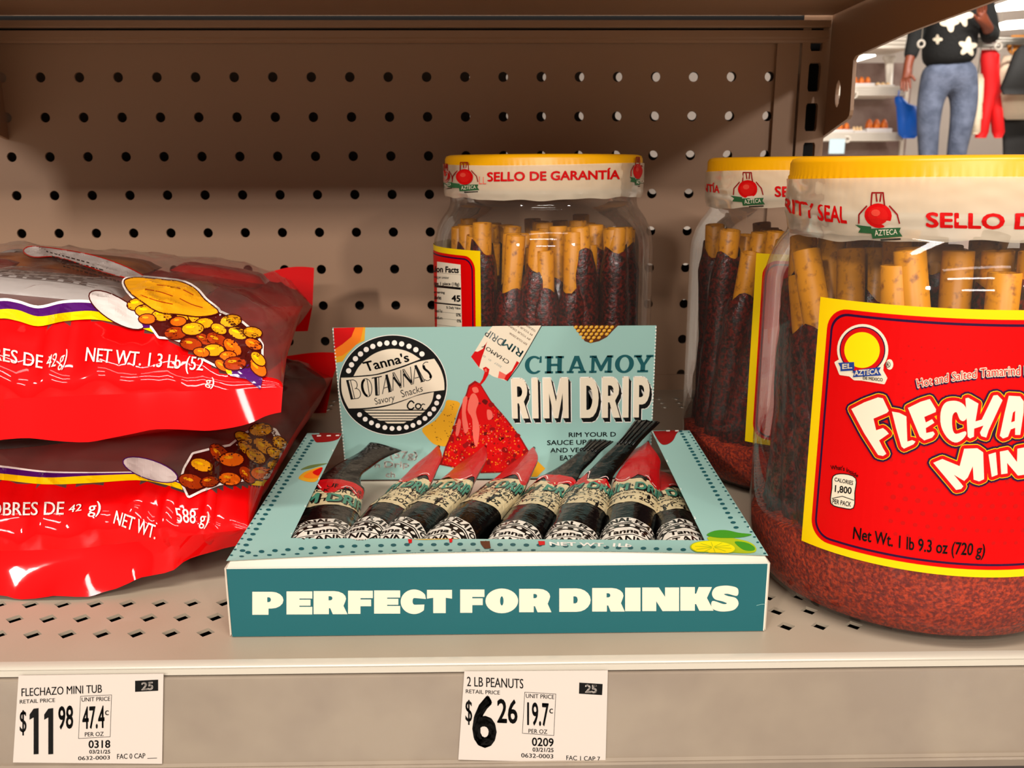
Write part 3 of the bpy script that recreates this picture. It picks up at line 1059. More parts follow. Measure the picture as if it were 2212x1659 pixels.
def slab(ch):
    """slab serif capital strokes as boxes/loops, unit box, y up"""
    B = lambda a_, b_, c_, d_: [(a_, b_), (c_, b_), (c_, d_), (a_, d_)]
    if ch == 'H':
        return [[B(.1, 0, .34, 1)], [B(.66, 0, .9, 1)], [B(.3, .42, .7, .56)], [B(0, 0, .44, .13)], [B(.56, 0, 1, .13)], [B(0, .87, .44, 1)], [B(.56, .87, 1, 1)]]
    if ch == 'A':
        return [[[(.08, .05), (.24, .05), (.52, .72), (.74, .05), (.98, .05), (.62, 1), (.38, 1)]], [B(.28, .26, .72, .38)], [B(0, 0, .36, .13)], [B(.6, 0, 1.02, .13)]]
    if ch == 'M':
        return [[[(.08, 0), (.22, 0), (.22, .7), (.46, .1), (.55, .1), (.78, .7), (.78, 0), (.94, 0), (.94, 1), (.74, 1), (.5, .42), (.28, 1), (.08, 1)]], [B(0, 0, .32, .13)], [B(.66, 0, 1, .13)], [B(0, .87, .3, 1)], [B(.74, .87, 1, 1)]]
    if ch == 'O':
        return [[ell(.5, .5, .5, .53, 32), ell(.5, .5, .25, .4, 24)]]
    if ch == 'Y':
        return [[[(.08, .95), (.34, .95), (.54, .56), (.72, .95), (.94, .95), (.63, .42), (.63, .05), (.38, .05), (.38, .42)]], [B(.22, 0, .8, .13)], [B(0, .87, .42, 1)], [B(.64, .87, 1.03, 1)]]
    return [[ell(.52, .5, .52, .53, 26, 0, .8, 2 * math.pi - .7) + ell(.56, .5, .3, .4, 20, 0, 2 * math.pi - .9, .9)], [[(.82, .62), (.96, .62), (.96, 1), (.86, 1)]]]


fn = quad(K2((672, 402)), K2((2065, 384)), K2((2050, 574)), K2((672, 590)))
for ch, (u0, u1) in zip('CHAMOY', [(0, .137), (.157, .305), (.33, .48), (.506, .69), (.706, .855), (.852, 1.0)]):
    for loops in slab(ch):
        a.poly([[fn(u0 + (u1 - u0) * p[0], p[1]) for p in lp] for lp in loops], I('darkteal'), 2)


def heavy(ch):
    def D(x, y0, y1, r, n=8):
        cy, ry = (y0 + y1) / 2, (y1 - y0) / 2
        return [(x + r * math.cos(t), cy + ry * math.sin(t)) for t in [-math.pi / 2 + math.pi * i / n for i in range(n + 1)]]
    if ch == 'I':
        return [[(0, 0), (1, 0), (1, 1), (0, 1)]]
    if ch == 'M':
        return [[(0, 0), (.23, 0), (.23, .62), (.42, 0), (.58, 0), (.77, .62), (.77, 0), (1, 0), (1, 1), (.7, 1), (.5, .42), (.3, 1), (0, 1)]]
    if ch == 'D':
        return [[(0, 0), (.5, 0)] + D(.5, 0, 1, .5)[1:-1] + [(.5, 1), (0, 1)], [(.32, .2), (.42, .2)] + D(.42, .2, .8, .24)[1:-1] + [(.42, .8), (.32, .8)]]
    if ch == 'P':
        return [[(0, 0), (.34, 0), (.34, .32), (.55, .32)] + D(.55, .32, 1, .45)[1:-1] + [(.55, 1), (0, 1)], [(.33, .5), (.45, .5)] + D(.45, .5, .8, .2)[1:-1] + [(.45, .8), (.33, .8)]]
    return [[(0, 0), (.33, 0), (.33, .38), (.42, .38), (.66, 0), (1.04, 0), (.74, .42)] + D(.55, .4, 1, .42)[3:-1] + [(.55, 1), (0, 1)], [(.33, .54), (.45, .54)] + D(.45, .54, .8, .2)[1:-1] + [(.45, .8), (.33, .8)]]


fn = quad(K2((527, 640)), K2((2030, 622)), K2((2022, 1062)), K2((540, 1076)))
spans = [('R', 0, .115), ('I', .148, .19), ('M', .228, .41), ('D', .498, .63), ('R', .656, .782), ('I', .806, .848), ('P', .885, 1)]
for ch, u0, u1 in spans:
    loops = [[fn(u0 + (u1 - u0) * p[0], p[1]) for p in lp] for lp in heavy(ch)]
    for lp in loops[:1]:
        a.poly(lp, I('white'), 2)
        a.stroke(lp, 3.2, I('white'), 2, True)
        a.poly([(x + 5, y + 9) for x, y in lp], I('white'), 2)
        a.stroke([(x + 5, y + 9) for x, y in lp], 3.4, I('white'), 2, True)
    for k_ in range(5):
        a.poly([[(x + 5 * (k_ + 1) / 5, y + 9 * (k_ + 1) / 5) for x, y in lp] for lp in loops], I('black'), 3 + k_ * 0.1)
    a.poly(loops, I('cream'), 5)
for t_, p0, p1, p2 in (('RIM YOUR D', (1150, 1228), (1660, 1222), 48), ('SAUCE UP Y', (915, 1313), (1425, 1306), 50), ('AND VEG', (950, 1397), (1320, 1392), 48), ('EAT', (1055, 1478), (1190, 1475), 50)):
    a.text(t_, K2(p0), K2(p1), K2((p1[0], p1[1] + p2)), K2((p0[0], p0[1] + p2)), I('black'), 3, bold=0.016)
K10 = C(620, 880, 5.529)
for t_, x_, y_, x2_, y2_, dy in (('(57g)', 1232, 525, 1555, 605, 0), ('Drip', 1165, 645, 1455, 715, 0), ('ch', 1180, 768, 1290, 832, 0), ('n', 1050, 660, 1110, 715, 0)):
    a.text(t_, K10((x_, y_)), K10((x2_, y_)), K10((x2_, y2_)), K10((x_, y2_)), I('white'), 3, bold=0.03)
# torn perforated sides
for p, q, sg in ((hTL, hBL, 1), (hTR, hBR, -1)):
    for i in range(46):
        c = p.lerp(q, (i + 0.5) / 46); d = c - CAM; k = F / d.dot(FWD)
        a.disc(W / 2 + d.dot(RIGHT) * k + sg * 1.0, H / 2 - d.dot(UP) * k, 1.7, I('white'), 3, n=6)
a.emit(mb, hm)
part(mb, 'header_card', root, 'upright printed header card')

# ------------------------------------------------------------------ sauce pouches in the carton
mat('pouch_black', '060505', 0.16, spec=0.2, coat=0.08, bump=0.35, bscale=70, dist=0.004)
mat('pouch_smoke', '0a0807', 0.18, spec=0.22, coat=0.08, bump=0.4, bscale=90, dist=0.004)
for n_, c_ in dict(cream='cdb98e', red='b4060f', teal='3f8068', white='dcd2c2', black='0c0a09', shine='f0c8c0').items():
    mat('foil_' + n_, c_, 0.3, spec=0.4, coat=0.15, bump=0.3, bscale=90, dist=0.003)
G = lambda n: 'foil_' + n


def pouch(picks, w, crimp_len, twist, order, seed, logo_dx, ribs=False, lab=(.475, .675)):
    P3 = [at(x, y, Y) for (x, y), Y in picks]
    P3.insert(0, P3[0] + (P3[0] - P3[1]) * .42 + Vector((0, 0, -5)))   # lower end tucked under the front strip
    path = []
    for i in range(len(P3) - 1):
        g = lambda k: P3[max(0, min(len(P3) - 1, k))]
        a_, b_, c_, d_ = g(i - 1), g(i), g(i + 1), g(i + 2)
        for j in range(10):
            t = j / 10
            path.append(0.5 * ((2 * b_) + (c_ - a_) * t + (2 * a_ - 5 * b_ + 4 * c_ - d_) * t * t + (3 * b_ - a_ - 3 * c_ + d_) * t ** 3))
    path.append(P3[-1])
    n = len(path)
    length = sum((path[i + 1] - path[i]).length for i in range(n - 1))

    def ev(t):
        k = min(n - 2, max(0, int(t * (n - 1)))); f_ = t * (n - 1) - k
        return path[k].lerp(path[k + 1], f_), (path[k + 1] - path[k]).normalized()

    def lerp_tab(tab, t):
        for (a_, va), (b_, vb) in zip(tab, tab[1:]):
            if t <= b_:
                s_ = (t - a_) / (b_ - a_); s_ = s_ * s_ * (3 - 2 * s_)
                return va + (vb - va) * s_
        return tab[-1][1]
    cl = crimp_len
    WT = [(0, .7), (.05, .85), (.16, 1), (.5, 1.0), (.68, .98), (1 - cl, .92), (1 - cl * .55, .56), (1 - cl * .3, .5), (1, .66)] if cl > .15 else [(0, .62), (.05, .8), (.16, 1), (.5, 1.0), (.68, .98), (.84, .8), (1, .06)]
    HT = [(0, .6), (.04, 3.5), (.13, 8), (.45, 8.6), (.6, 6.5), (.75, 2.8), (1 - cl, 1.5), (1 - cl * .5, 1.8), (1, .7)]
    DT = [(0, 1), (.04, 7), (.13, 14), (.45, 11.5), (.6, 8), (.75, 3), (1 - cl, 1.4), (1 - cl * .5, 1.6), (1, .6)]
    rr = random.Random(seed)
    ph = rr.uniform(0, 50)

    def frame(t):
        c, d = ev(t)
        side = d.cross(Vector((0, 0, 1))).normalized()
        up = side.cross(d).normalized()
        r = twist * max(0, (t - .45) / .55) ** 1.5
        s2 = side * math.cos(r) + up * math.sin(r); u2 = -side * math.sin(r) + up * math.cos(r)
        return c, s2, u2

    def surf_pt(ang, t, L=0.0):
        """ang from the crown of the pouch (0) to the sides (+-90 deg) and underside"""
        c, s2, u2 = frame(t)
        ww = w * lerp_tab(WT, t); hh = lerp_tab(HT, t); dd = lerp_tab(DT, t)
        sa, ca = math.sin(ang), math.cos(ang)
        z = (hh if ca > 0 else dd) * (abs(ca) ** 0.8) * (1 if ca > 0 else -1)
        q = c - u2 * hh * 0.92 + s2 * ww * sa + u2 * z
        am = 0.55 if t < .55 else 0.9 if t < .72 else 0.35
        nz = noise.noise(Vector((sa * 2.2 + ph, t * 9, ph))) + 0.6 * noise.noise(Vector((sa * 5 + ph, t * 20, 3 + ph)))
        q += (u2 * max(ca, 0) + s2 * sa * 0.3) * nz * am
        if ca > 0.05:
            q += (u2 * ca + s2 * sa).normalized() * L * 0.09
        q.z = max(q.z, 1.0)
        return q
    NT, NA = 56, 28
    mb = MB()
    rows = [[surf_pt(2 * math.pi * j / NA, i / NT) for j in range(NA)] for i in range(NT + 1)]
    mb.grid(rows, lambda i, j: 'pouch_black' if i / NT < .46 or i / NT > 1 - cl else 'pouch_smoke', True, True)
    o_ = len(mb.v) - NA * (NT + 1)
    mb.f.append([o_ + j for j in range(NA)][::-1]); mb.m.append(0); mb.sm.append(False)
    mb.f.append([o_ + NA * NT + j for j in range(NA)]); mb.m.append(0); mb.sm.append(False)
    if ribs:   # grooves pressed into the crimped end
        for k_ in range(-2, 3):
            q0 = [surf_pt(k_ * .42, 1 - cl * .34 + cl * .33 * m_ / 6, 1.5) for m_ in range(7)]
            mb.tube(q0, 0.35, 'foil_black', 6)
    a = Art()
    LN = length
    X = lambda p: p
    # badge
    bx, by = logo_dx, 26
    q_ = 1.16
    BX = lambda x, y: (bx + x * q_, by + y * q_)
    E_ = lambda r, n: ell(bx, by, r * q_, r * q_, n)
    a.poly(E_(13.6, 36), G('white'), 1)
    a.poly(E_(13.0, 36), G('black'), 2)
    a.poly(E_(9.8, 30), G('white'), 3)
    for k_ in range(22):
        t = 2 * math.pi * k_ / 22
        a.disc(*BX(11.4 * math.cos(t), 11.4 * math.sin(t)), 1.05, G('white'), 3, n=8)
    a.poly([BX(-12.4, -5), BX(12.4, -1), BX(12.4, 5), BX(-12.4, 1)], G('white'), 4)
    a.stroke([BX(-12.4, 1), BX(12.4, 5)], .6, G('black'), 5)
    a.text("Tanna's", BX(-6, 6.6), BX(6, 8.6), BX(6, 5.4), BX(-6, 3.4), G('black'), 5, bold=0.03)
    a.text('BOTANNAS', BX(-11, 0), BX(11, 3.8), BX(11, -.6), BX(-11, -4.2), G('black'), 5, bold=0.022)
    a.text('Savory Snacks', BX(-5, -4.4), BX(7, -2.2), BX(7, -3.8), BX(-5, -6), G('black'), 5)
    arc = [BX(16.2 * math.sin(t), 16.2 * math.cos(t)) for t in [-1.0 + 2.0 * k_ / 14 for k_ in range(15)]]
    a.stroke(arc, 5.4, G('black'), 1, joints=2); a.stroke(arc, 4.8, G('white'), 2, joints=2)
    fn_ = lambda u, v: BX((14.8 + 2.8 * v) * math.sin(-.95 + 1.9 * u), (14.8 + 2.8 * v) * math.cos(-.95 + 1.9 * u))
    a.glyphs('ORIGINAL FLAVOR', fn_, G('black'), 3, bold=0.045)
    # cream label, teal lettering and red drip
    c0, c1, c2 = LN * lab[0], LN * lab[1], LN * ((1 - cl + .03) if cl > .15 else .975)
    HWD = w * 1.5
    yl = lambda x: c0 + 3.0 - 3.0 * math.cos(x / HWD * 2.6) * .5
    xs_ = [-HWD + 2 * HWD * k_ / 20 for k_ in range(21)]
    a.poly([(x, yl(x)) for x in xs_] + [(x, c1 + 6) for x in xs_[::-1]], G('cream'), 1)
    a.text('NET WT. 2OZ', (-HWD * .85, c0 + 8), (HWD * .6, c0 + 8), (HWD * .6, c0 + 5), (-HWD * .85, c0 + 5), G('black'), 2, bold=0.03)
    a.text('MADE FOR THE RIM', (-HWD * .8, c0 + 12), (HWD * .75, c0 + 13), (HWD * .75, c0 + 11.4), (-HWD * .8, c0 + 10.4), G('black'), 2, bold=0.02)
    a.text('SAUCE UP YOUR', (-HWD * .8, c0 + 20.5), (HWD * .8, c0 + 21.5), (HWD * .8, c0 + 18.6), (-HWD * .8, c0 + 17.6), G('black'), 2, bold=0.02)
    a.text('SNACK OR EAT', (-HWD * .7, c0 + 16.5), (HWD * .8, c0 + 17.5), (HWD * .8, c0 + 14.8), (-HWD * .7, c0 + 13.8), G('black'), 2, bold=0.02)
    a.text('RIM DRIP', (-HWD * .85, c1 - 2), (HWD * .9, c1), (HWD * .9, c1 - 9), (-HWD * .85, c1 - 11), G('black'), 2, bold=0.05, dx=.6) if False else None
    a.glyphs('RIM DRIP', quad((-HWD * .85, c1 + 1), (HWD * .9, c1 + 2), (HWD * .9, c1 - 5.5), (-HWD * .85, c1 - 6.5)), G('black'), 2, bold=0.045, dx=.7, dy=-.7)
    a.glyphs('RIM DRIP', quad((-HWD * .85, c1 + 1), (HWD * .9, c1 + 2), (HWD * .9, c1 - 5.5), (-HWD * .85, c1 - 6.5)), G('teal'), 3, bold=0.035)
    k1 = rr.uniform(0, 6)
    wave = [(x, c1 + 6.0 + 3.4 * math.sin(x * .42 + k1) + 1.4 * math.sin(x * .23 + 2 * k1)) for x in xs_]
    a.poly(wave + [(HWD, c2 - 2), (HWD * .5, c2 + .5), (-HWD * .5, c2 + .5), (-HWD, c2 - 2)], G('red'), 2)
    a.stroke([(x, y + 1.6) for x, y in wave[2:9]], .5, G('shine'), 3); a.stroke([(x, y + 1.6) for x, y in wave[12:17]], .5, G('shine'), 3)

    def mp(x, y, L):
        t = y / LN
        if t < 0 or t > 1:
            return None
        ang = x / HWD * math.pi / 2
        if abs(ang) > 1.75:
            return None
        return surf_pt(ang, t, L)
    a.emit(mb, mp, (2.5, 3.0))
    c = sum(P3, Vector()) / len(P3)
    o = mb.build('sauce_pouch', None, (c.x, c.y, 1.0))
    tag(o, order, 'sauce pouch', 'sauce pouches in the carton')


YS = (80, 112, 150, 192)
pouch(list(zip([(690, 1152), (704, 1090), (740, 1018), (834, 962)], YS)), 13.0, .36, -.15, 'leftmost sauce pouch in the carton, short black crimped end folded right', 1, 2, False, (.475, .56))
pouch(list(zip([(785, 1150), (835, 1085), (895, 1028), (947, 962)], YS)), 9.0, .13, .5, 'second sauce pouch from the left in the carton, slim and leaning right', 2, -4)
pouch(list(zip([(855, 1152), (920, 1085), (985, 1028), (1048, 962)], YS)), 9.6, .13, .45, 'third sauce pouch from the left, its tip before the red chip', 3, -3)
pouch(list(zip([(962, 1152), (1032, 1082), (1100, 1028), (1153, 965)], YS)), 9.6, .13, .45, 'fourth sauce pouch from the left, its tip by the chip corner', 4, -3)
pouch(list(zip([(1105, 1154), (1150, 1088), (1200, 1035), (1298, 950)], YS)), 10.2, .26, .1, 'fifth sauce pouch from the left, with a narrow dark crimped end', 5, 0, True)
pouch(list(zip([(1230, 1154), (1256, 1085), (1290, 1025), (1398, 908)], YS)), 10.4, .36, .1, 'sixth sauce pouch from the left, with a tall ribbed black end', 6, 0, True)
pouch(list(zip([(1352, 1154), (1366, 1085), (1380, 1020), (1400, 952)], YS)), 10.4, .10, -.1, 'seventh sauce pouch from the left, wide with a large red drip', 7, 0, False, (.475, .64))
pouch(list(zip([(1478, 1158), (1458, 1100), (1432, 1050), (1412, 1010)], (78, 110, 145, 185))), 9.6, .12, .2, 'rightmost sauce pouch in the carton, sunk low and leaning left', 8, 2)

# ------------------------------------------------------------------ jars of tamarind sticks
film('jar_plastic', 'cfc2b4', 0.03, rough=0.03, fres=1.36, bump=0.0, gk=0.6)
film('seal_film', 'ecd9be', 0.62, rough=0.16, fres=1.28, bump=0.25, bscale=110, dist=0.0008, gk=0.45)
mat('lid_yellow', 'eca602', 0.3, spec=0.5, bump=0.03, bscale=400)
mat('label_yellow', 'f6cc00', 0.4, spec=0.2)
mat('label_red', 'd60002', 0.45, spec=0.12)
mat('stick_candy', '160202', 0.3, spec=0.4, var='821406', vscale=620, bump=0.6, bscale=600, dist=0.0008, coat=0.1, detail=8, ramp=(0.42, 0.75))  # the redder noise colour paints glints into the candy
mat('straw_plastic', 'd88a0c', 0.4, spec=0.4, var='6e2c06', vscale=330, detail=7, ramp=(0.54, 0.76))
mat('chili_powder', '7c1004', 0.6, spec=0.2, var='cc3a08', vscale=800, bump=1.0, bscale=700, dist=0.002, detail=8, ramp=(0.42, 0.62))
ink('sack', 'd01410'); ink('sacklight', 'dc4434'); ink('labeldot', 'c00404'); ink('labelink', '2a0630')

JAR_R = 60.0


def cyl_pt(c, r, th, z):
    return Vector((c[0] + r * math.sin(th), c[1] - r * math.cos(th), z))


def emblem(a, cx, cy, s, L=3, skew=0.0):
    """red sack with handles over a green ribbon, s = height in picture px, skew narrows it"""
    k = 1 - skew
    T = lambda pts: [(cx + (x - 50) * s / 100 * k, cy + (y - 50) * s / 100) for x, y in pts]
    a.poly(T(ell(50, 50, 27, 25, 20)), I('red'), L)
    a.poly(T(ell(50, 50, 20, 18, 16)), I('sack'), L + 1); a.poly(T(ell(46, 44, 9, 7, 10)), I('sacklight'), L + 2)
    for pts in ([(36, 30), (38, 4), (60, 4), (63, 30)], [(48, 22), (46, 6)], [(54, 22), (56, 6)], [(28, 30), (12, 48), (10, 66)], [(72, 30), (88, 48), (92, 66)]):
        a.stroke(T(pts), s * 0.03, I('deepred'), L)
    a.poly(T([(2, 68), (34, 72), (34, 86), (6, 84), (12, 76)]), I('inkgreen'), L + 1)
    a.poly(T([(32, 76), (94, 74), (90, 82), (96, 92), (34, 96)]), I('inkgreen'), L + 2)
    a.text('AZTECA', *[T([p])[0] for p in ((40, 79), (86, 77), (86, 87), (40, 91))], I('cream'), L + 3)
    a.stroke(T([(50, 99), (92, 97)]), s * 0.03, I('black'), L + 2)


def jar(c, ztop, wave, seal_draw, label_draw, label_th, label_z, label, seed):
    root = thing('candy_jar', (c[0], c[1], 0.3), label, 'jar', 'jars of tamarind sticks on the lower shelf')
    mb = MB()
    prof = [(0, 3.5), (40, 3.0), (46, 0.6), (50, 0.4), (54.5, 3), (58, 9), (59.6, 17), (60, 26), (60, 60), (60, 112), (59.5, 118), (57.8, 124), (55.2, 129), (52.6, 132.5), (51, 135), (50.4, 138), (50.4, 150)]
    mb.lathe(prof, (c[0], c[1], 0.3), 'jar_plastic', 96)
    part(mb, 'jar_body', root, 'clear plastic body')
    mb = MB()
    h = ztop
    nn = 480
    prof = [(0, h - 1.2), (44, h - 1.0), (48, h - 0.3), (50.4, h), (52.2, h - 0.6), (52.9, h - 2.0), (53, h - 6), (53.2, h - 6.6), (53.2, h - 17), (51, h - 17.4)]
    pts = []
    for r, z in prof:
        pts.append([(c[0] + (r + (0.22 if (j // 2) % 2 and r == 53.2 else 0)) * math.sin(2 * math.pi * j / nn), c[1] - (r + (0.22 if (j // 2) % 2 and r == 53.2 else 0)) * math.cos(2 * math.pi * j / nn), z) for j in range(nn)])
    mb.grid(pts, 'lid_yellow', True, True)
    part(mb, 'lid', root, 'yellow screw lid with fine ribs')
    # shrink band
    rs = random.Random(seed)
    ph = rs.uniform(0, 9)

    def band_r(th, z):
        q = max(0.0, min(1.0, (h - 4 - z) / 30))
        r = 53.9 - 0.3 * q - 2.0 * max(0, min(1, (q - .5) / .25)) + (1.6 + 0.8 * math.sin(5 * th + ph)) * max(0, (q - .75) / .25)
        r += 0.35 * noise.noise(Vector((th * 9, z * 0.3, ph)))
        return r
    mb = MB()
    NTH, NZ = 180, 22
    lo = lambda th: wave[0] + wave[1] * math.sin(3 * th + ph) + 0.28 * math.sin(11 * th + 2 * ph) + 0.2 * math.sin(19 * th)
    hi = lambda th: wave[2] + 0.6 * math.sin(2 * th + ph)
    rows = []
    for i in range(NZ + 1):
        rows.append([])
        for j in range(NTH):
            th = 2 * math.pi * j / NTH
            z = hi(th) + (lo(th) - hi(th)) * i / NZ
            rows[-1].append(cyl_pt(c, band_r(th, z), th, z))
    mb.grid(rows, 'seal_film', True, True)
    a = Art()
    seal_draw(a)
    a.emit(mb, cyl_map(c, 53.6, 0.06, lambda th, z: band_r(th, z) + 0.12), 12)
    part(mb, 'seal_band', root, 'crinkled printed seal film')
    # label
    mb = MB()
    t0, t1 = label_th
    z0, z1 = label_z
    mb.grid([[cyl_pt(c, JAR_R + 0.15, t0 + (t1 - t0) * i / 60, z) for i in range(61)] for z in (z0, z1)], 'label_yellow')
    A = Art(); B = Art()
    label_draw(A, B)
    if A.it:
        A.emit(mb, arc_map(c, JAR_R + 0.15, 0.05), (3.0, 0))
    if B.it:
        B.emit(mb, cyl_map(c, JAR_R + 0.15, 0.05), (5, 0))
    part(mb, 'label', root, 'yellow and red printed label')
    return root


def label_frame(A, t0, t1, z0, z1):
    s0, s1 = t0 * JAR_R, t1 * JAR_R
    A.poly(rrect(s0 + 3.4, z0 + 2.6, s1 - 3.4, z1 - 2.9, 7, 8), 'label_red', 1)
    A.poly(rrect(s0 + 4.8, z0 + 3.9, s1 - 4.8, z1 - 4.2, 6, 8), I('labelink'), 2)
    A.poly(rrect(s0 + 5.6, z0 + 4.7, s1 - 5.6, z1 - 5.0, 5.4, 8), 'label_red', 3)


K3 = C(1780, 660, 5.12)
m3 = lambda L: [K3(p) for p in L]
K5 = C(1560, 620, 2.0736)
m5 = lambda L: [K5(p) for p in L]
FT0, FT1 = math.radians(-60.3), math.radians(40.0)


def front_label(A, B):
    label_frame(A, FT0, FT1, 28.2, 113.8)
    rs = random.Random(8)
    for i in range(13):
        for j in range(16):
            s_, z_ = -35 + i * 3.6 + (j % 2) * 1.8, 40 + j * 4.1
            r_ = 0.28 + 0.55 * max(0, 1 - abs(j - 3) / 9)
            A.disc(s_, z_, r_, I('labeldot'), 4, n=8)
    # round maker's badge (ring, disc and ribbons)
    B.poly(m3(ell(432, 490, 282, 286, 40)), I('cream'), 6)
    for L in ([(135, 630), (180, 605), (340, 610), (350, 700), (650, 660), (645, 720), (690, 800), (665, 855), (420, 815), (340, 812), (290, 770), (185, 755), (160, 690)],):
        B.poly(m3(L), I('cream'), 6); B.stroke(m3(L), 5, I('cream'), 6, True)
    B.poly(m3(ell(728, 650, 40, 58, 18)), I('cream'), 6)
    B.poly(m3(ell(430, 488, 252, 256, 40)), I('labelink'), 7)
    B.poly(m3(ell(430, 488, 240, 244, 40)), I('red'), 8)
    B.poly(m3(ell(427, 490, 195, 198, 36)), I('yellow'), 9)
    B.poly(m3([(165, 632), (340, 622), (345, 700), (320, 716), (190, 724), (192, 680)]), I('navy'), 10)
    B.poly(m3([(322, 722), (480, 694), (635, 678), (610, 722), (642, 770), (480, 778), (326, 790), (342, 752)]), I('navy'), 11)
    B.text('EL', K3((215, 645)), K3((318, 640)), K3((318, 690)), K3((215, 698)), I('cream'), 12, bold=0.03)
    B.text('AZTECA', K3((345, 715)), K3((605, 698)), K3((605, 752)), K3((345, 770)), I('cream'), 12, bold=0.03)
    B.text('DE MEXICO', K3((440, 782)), K3((655, 800)), K3((655, 836)), K3((440, 812)), I('black'), 12, bold=0.02)
    B.stroke(m3(ell(712, 650, 26, 30, 16)), 1.1, I('black'), 12, True)
    B.text('R', K3((698, 634)), K3((726, 634)), K3((726, 668)), K3((698, 668)), I('black'), 12, bold=0.02)
    # flavour line
    fn = along(m3([(1022, 815), (1400, 745), (1800, 690), (2200, 665), (2600, 660)]), m3([(1040, 905), (1400, 835), (1800, 785), (2200, 768), (2600, 765)]))
    for bd, cl_, L, d in ((0.10, 'labelink', 5, 3), (0.07, 'cream', 6, 0), (0.0, 'red', 7, 0)):
        B.glyphs('Hot and Salted Tamarind Flavored', fn, I(cl_), L, bold=bd, dx=-d * .6, dy=d)
    # big playful lettering
    big = [[(582, 545), (640, 515), (700, 493), (722, 497), (748, 553), (740, 562), (680, 588), (692, 640), (722, 630), (735, 640), (748, 655), (705, 685), (722, 720), (737, 745), (722, 755), (700, 750), (640, 655)],
           [(762, 556), (795, 562), (826, 578), (830, 690), (852, 684), (866, 690), (858, 702), (815, 722), (804, 712), (780, 630)],
           [(833, 540), (890, 512), (930, 500), (957, 545), (956, 558), (905, 580), (912, 605), (940, 590), (950, 606), (912, 630), (914, 652), (945, 645), (952, 656), (940, 672), (905, 685), (885, 668)],
           smooth_line([(1060, 512), (1088, 535), (1094, 580), (1080, 598), (1062, 590), (1048, 558), (1030, 575), (1030, 630), (1045, 656), (1086, 644), (1090, 660), (1070, 684), (1040, 694), (1005, 670), (980, 620), (978, 560), (995, 520), (1025, 508)], 3, True),
           [(1088, 497), (1100, 494), (1145, 520), (1132, 600), (1160, 592), (1212, 484), (1230, 482), (1252, 505), (1190, 640), (1180, 672), (1158, 665), (1152, 650), (1168, 618), (1126, 632), (1125, 668), (1108, 676), (1098, 668)],
           [(1280, 485), (1330, 488), (1346, 510), (1345, 560), (1330, 660), (1308, 660), (1308, 628), (1288, 636), (1276, 668), (1254, 676), (1240, 664), (1262, 560)],
           [(1375, 490), (1470, 485), (1475, 520), (1425, 610), (1480, 605), (1482, 645), (1380, 650), (1378, 615), (1425, 530), (1375, 530)],
           smooth_line([(1540, 480), (1585, 500), (1600, 560), (1585, 630), (1545, 655), (1505, 630), (1492, 565), (1505, 505)], 3, True)]
    mini = [[(945, 785), (985, 768), (1062, 800), (1082, 722), (1140, 720), (1166, 738), (1170, 858), (1148, 868), (1124, 860), (1120, 800), (1098, 850), (1082, 866), (1036, 838), (1078, 890), (1068, 902), (1046, 906)],
            [(1190, 748), (1222, 738), (1230, 838), (1204, 848)],
            [(1240, 735), (1276, 728), (1316, 782), (1318, 722), (1350, 716), (1348, 838), (1320, 842), (1272, 785), (1274, 832), (1246, 836)],
            [(1368, 716), (1402, 712), (1404, 838), (1372, 842)]]
    for g in big + mini:
        p = m5(g)
        B.stroke(p, 27, I('labelink'), 8, True); B.poly(p, I('labelink'), 8)
        B.stroke(p, 18, I('yellow'), 9, True)
        B.stroke(p, 15.5, I('red'), 10, True); B.poly(p, I('red'), 10)
        B.poly(p, I('cream'), 11)
    B.poly(m5([(1298, 560), (1308, 552), (1306, 598), (1290, 604)]), I('red'), 12)
    B.poly(m5(ell(1545, 565, 14, 40, 12)), I('red'), 12)
    # calories box
    fn = along(m5([(487, 798), (548, 803), (614, 838)]), m5([(489, 816), (547, 822), (608, 852)]))
    B.glyphs("What's inside", fn, I('black'), 6, bold=0.02)
    bx = smooth_line([(500, 846), (548, 836), (600, 856), (596, 920), (590, 988), (540, 988), (490, 968), (494, 900)], 3, True)
    B.poly(m5(bx), I('cream'), 6); B.stroke(m5(bx), 2, I('black'), 7, True)
    B.text('CALORIES', K5((507, 852)), K5((589, 868)), K5((587, 886)), K5((505, 868)), I('black'), 7, bold=0.02)
    B.text('1,800', K5((509, 887)), K5((582, 897)), K5((580, 926)), K5((507, 916)), I('black'), 7, bold=0.025)
    B.stroke(m5([(494, 946), (540, 936), (592, 954)]), 1.6, I('black'), 7)
    B.text('PER PACK', K5((498, 948)), K5((580, 963)), K5((578, 983)), K5((496, 968)), I('black'), 7, bold=0.02)
    fn = along(m5([(592, 1074), (880, 1126), (1180, 1152)]), m5([(587, 1126), (878, 1180), (1172, 1204)]))
    B.glyphs('Net Wt. 1 lb 9.3 oz (720 g)', fn, I('black'), 6, bold=0.018)


def front_seal(a):
    fn = along([(1695, 428), (1765, 442), (1828, 448)], [(1695, 455), (1765, 474), (1828, 482)])
    a.glyphs('SECURITY SEAL'[4:], fn, I('red'), 2, bold=0.03)
    emblem(a, 1898, 466, 108, 2)
    fn = along([(2002, 460), (2200, 462), (2420, 452), (2600, 440)], [(2002, 490), (2200, 494), (2420, 484), (2600, 470)])
    a.glyphs('SELLO DE GARANTÍA', fn, I('red'), 2, bold=0.035)


KM = C(900, 280, 3.607)
mm_ = lambda L: [KM(p) for p in L]


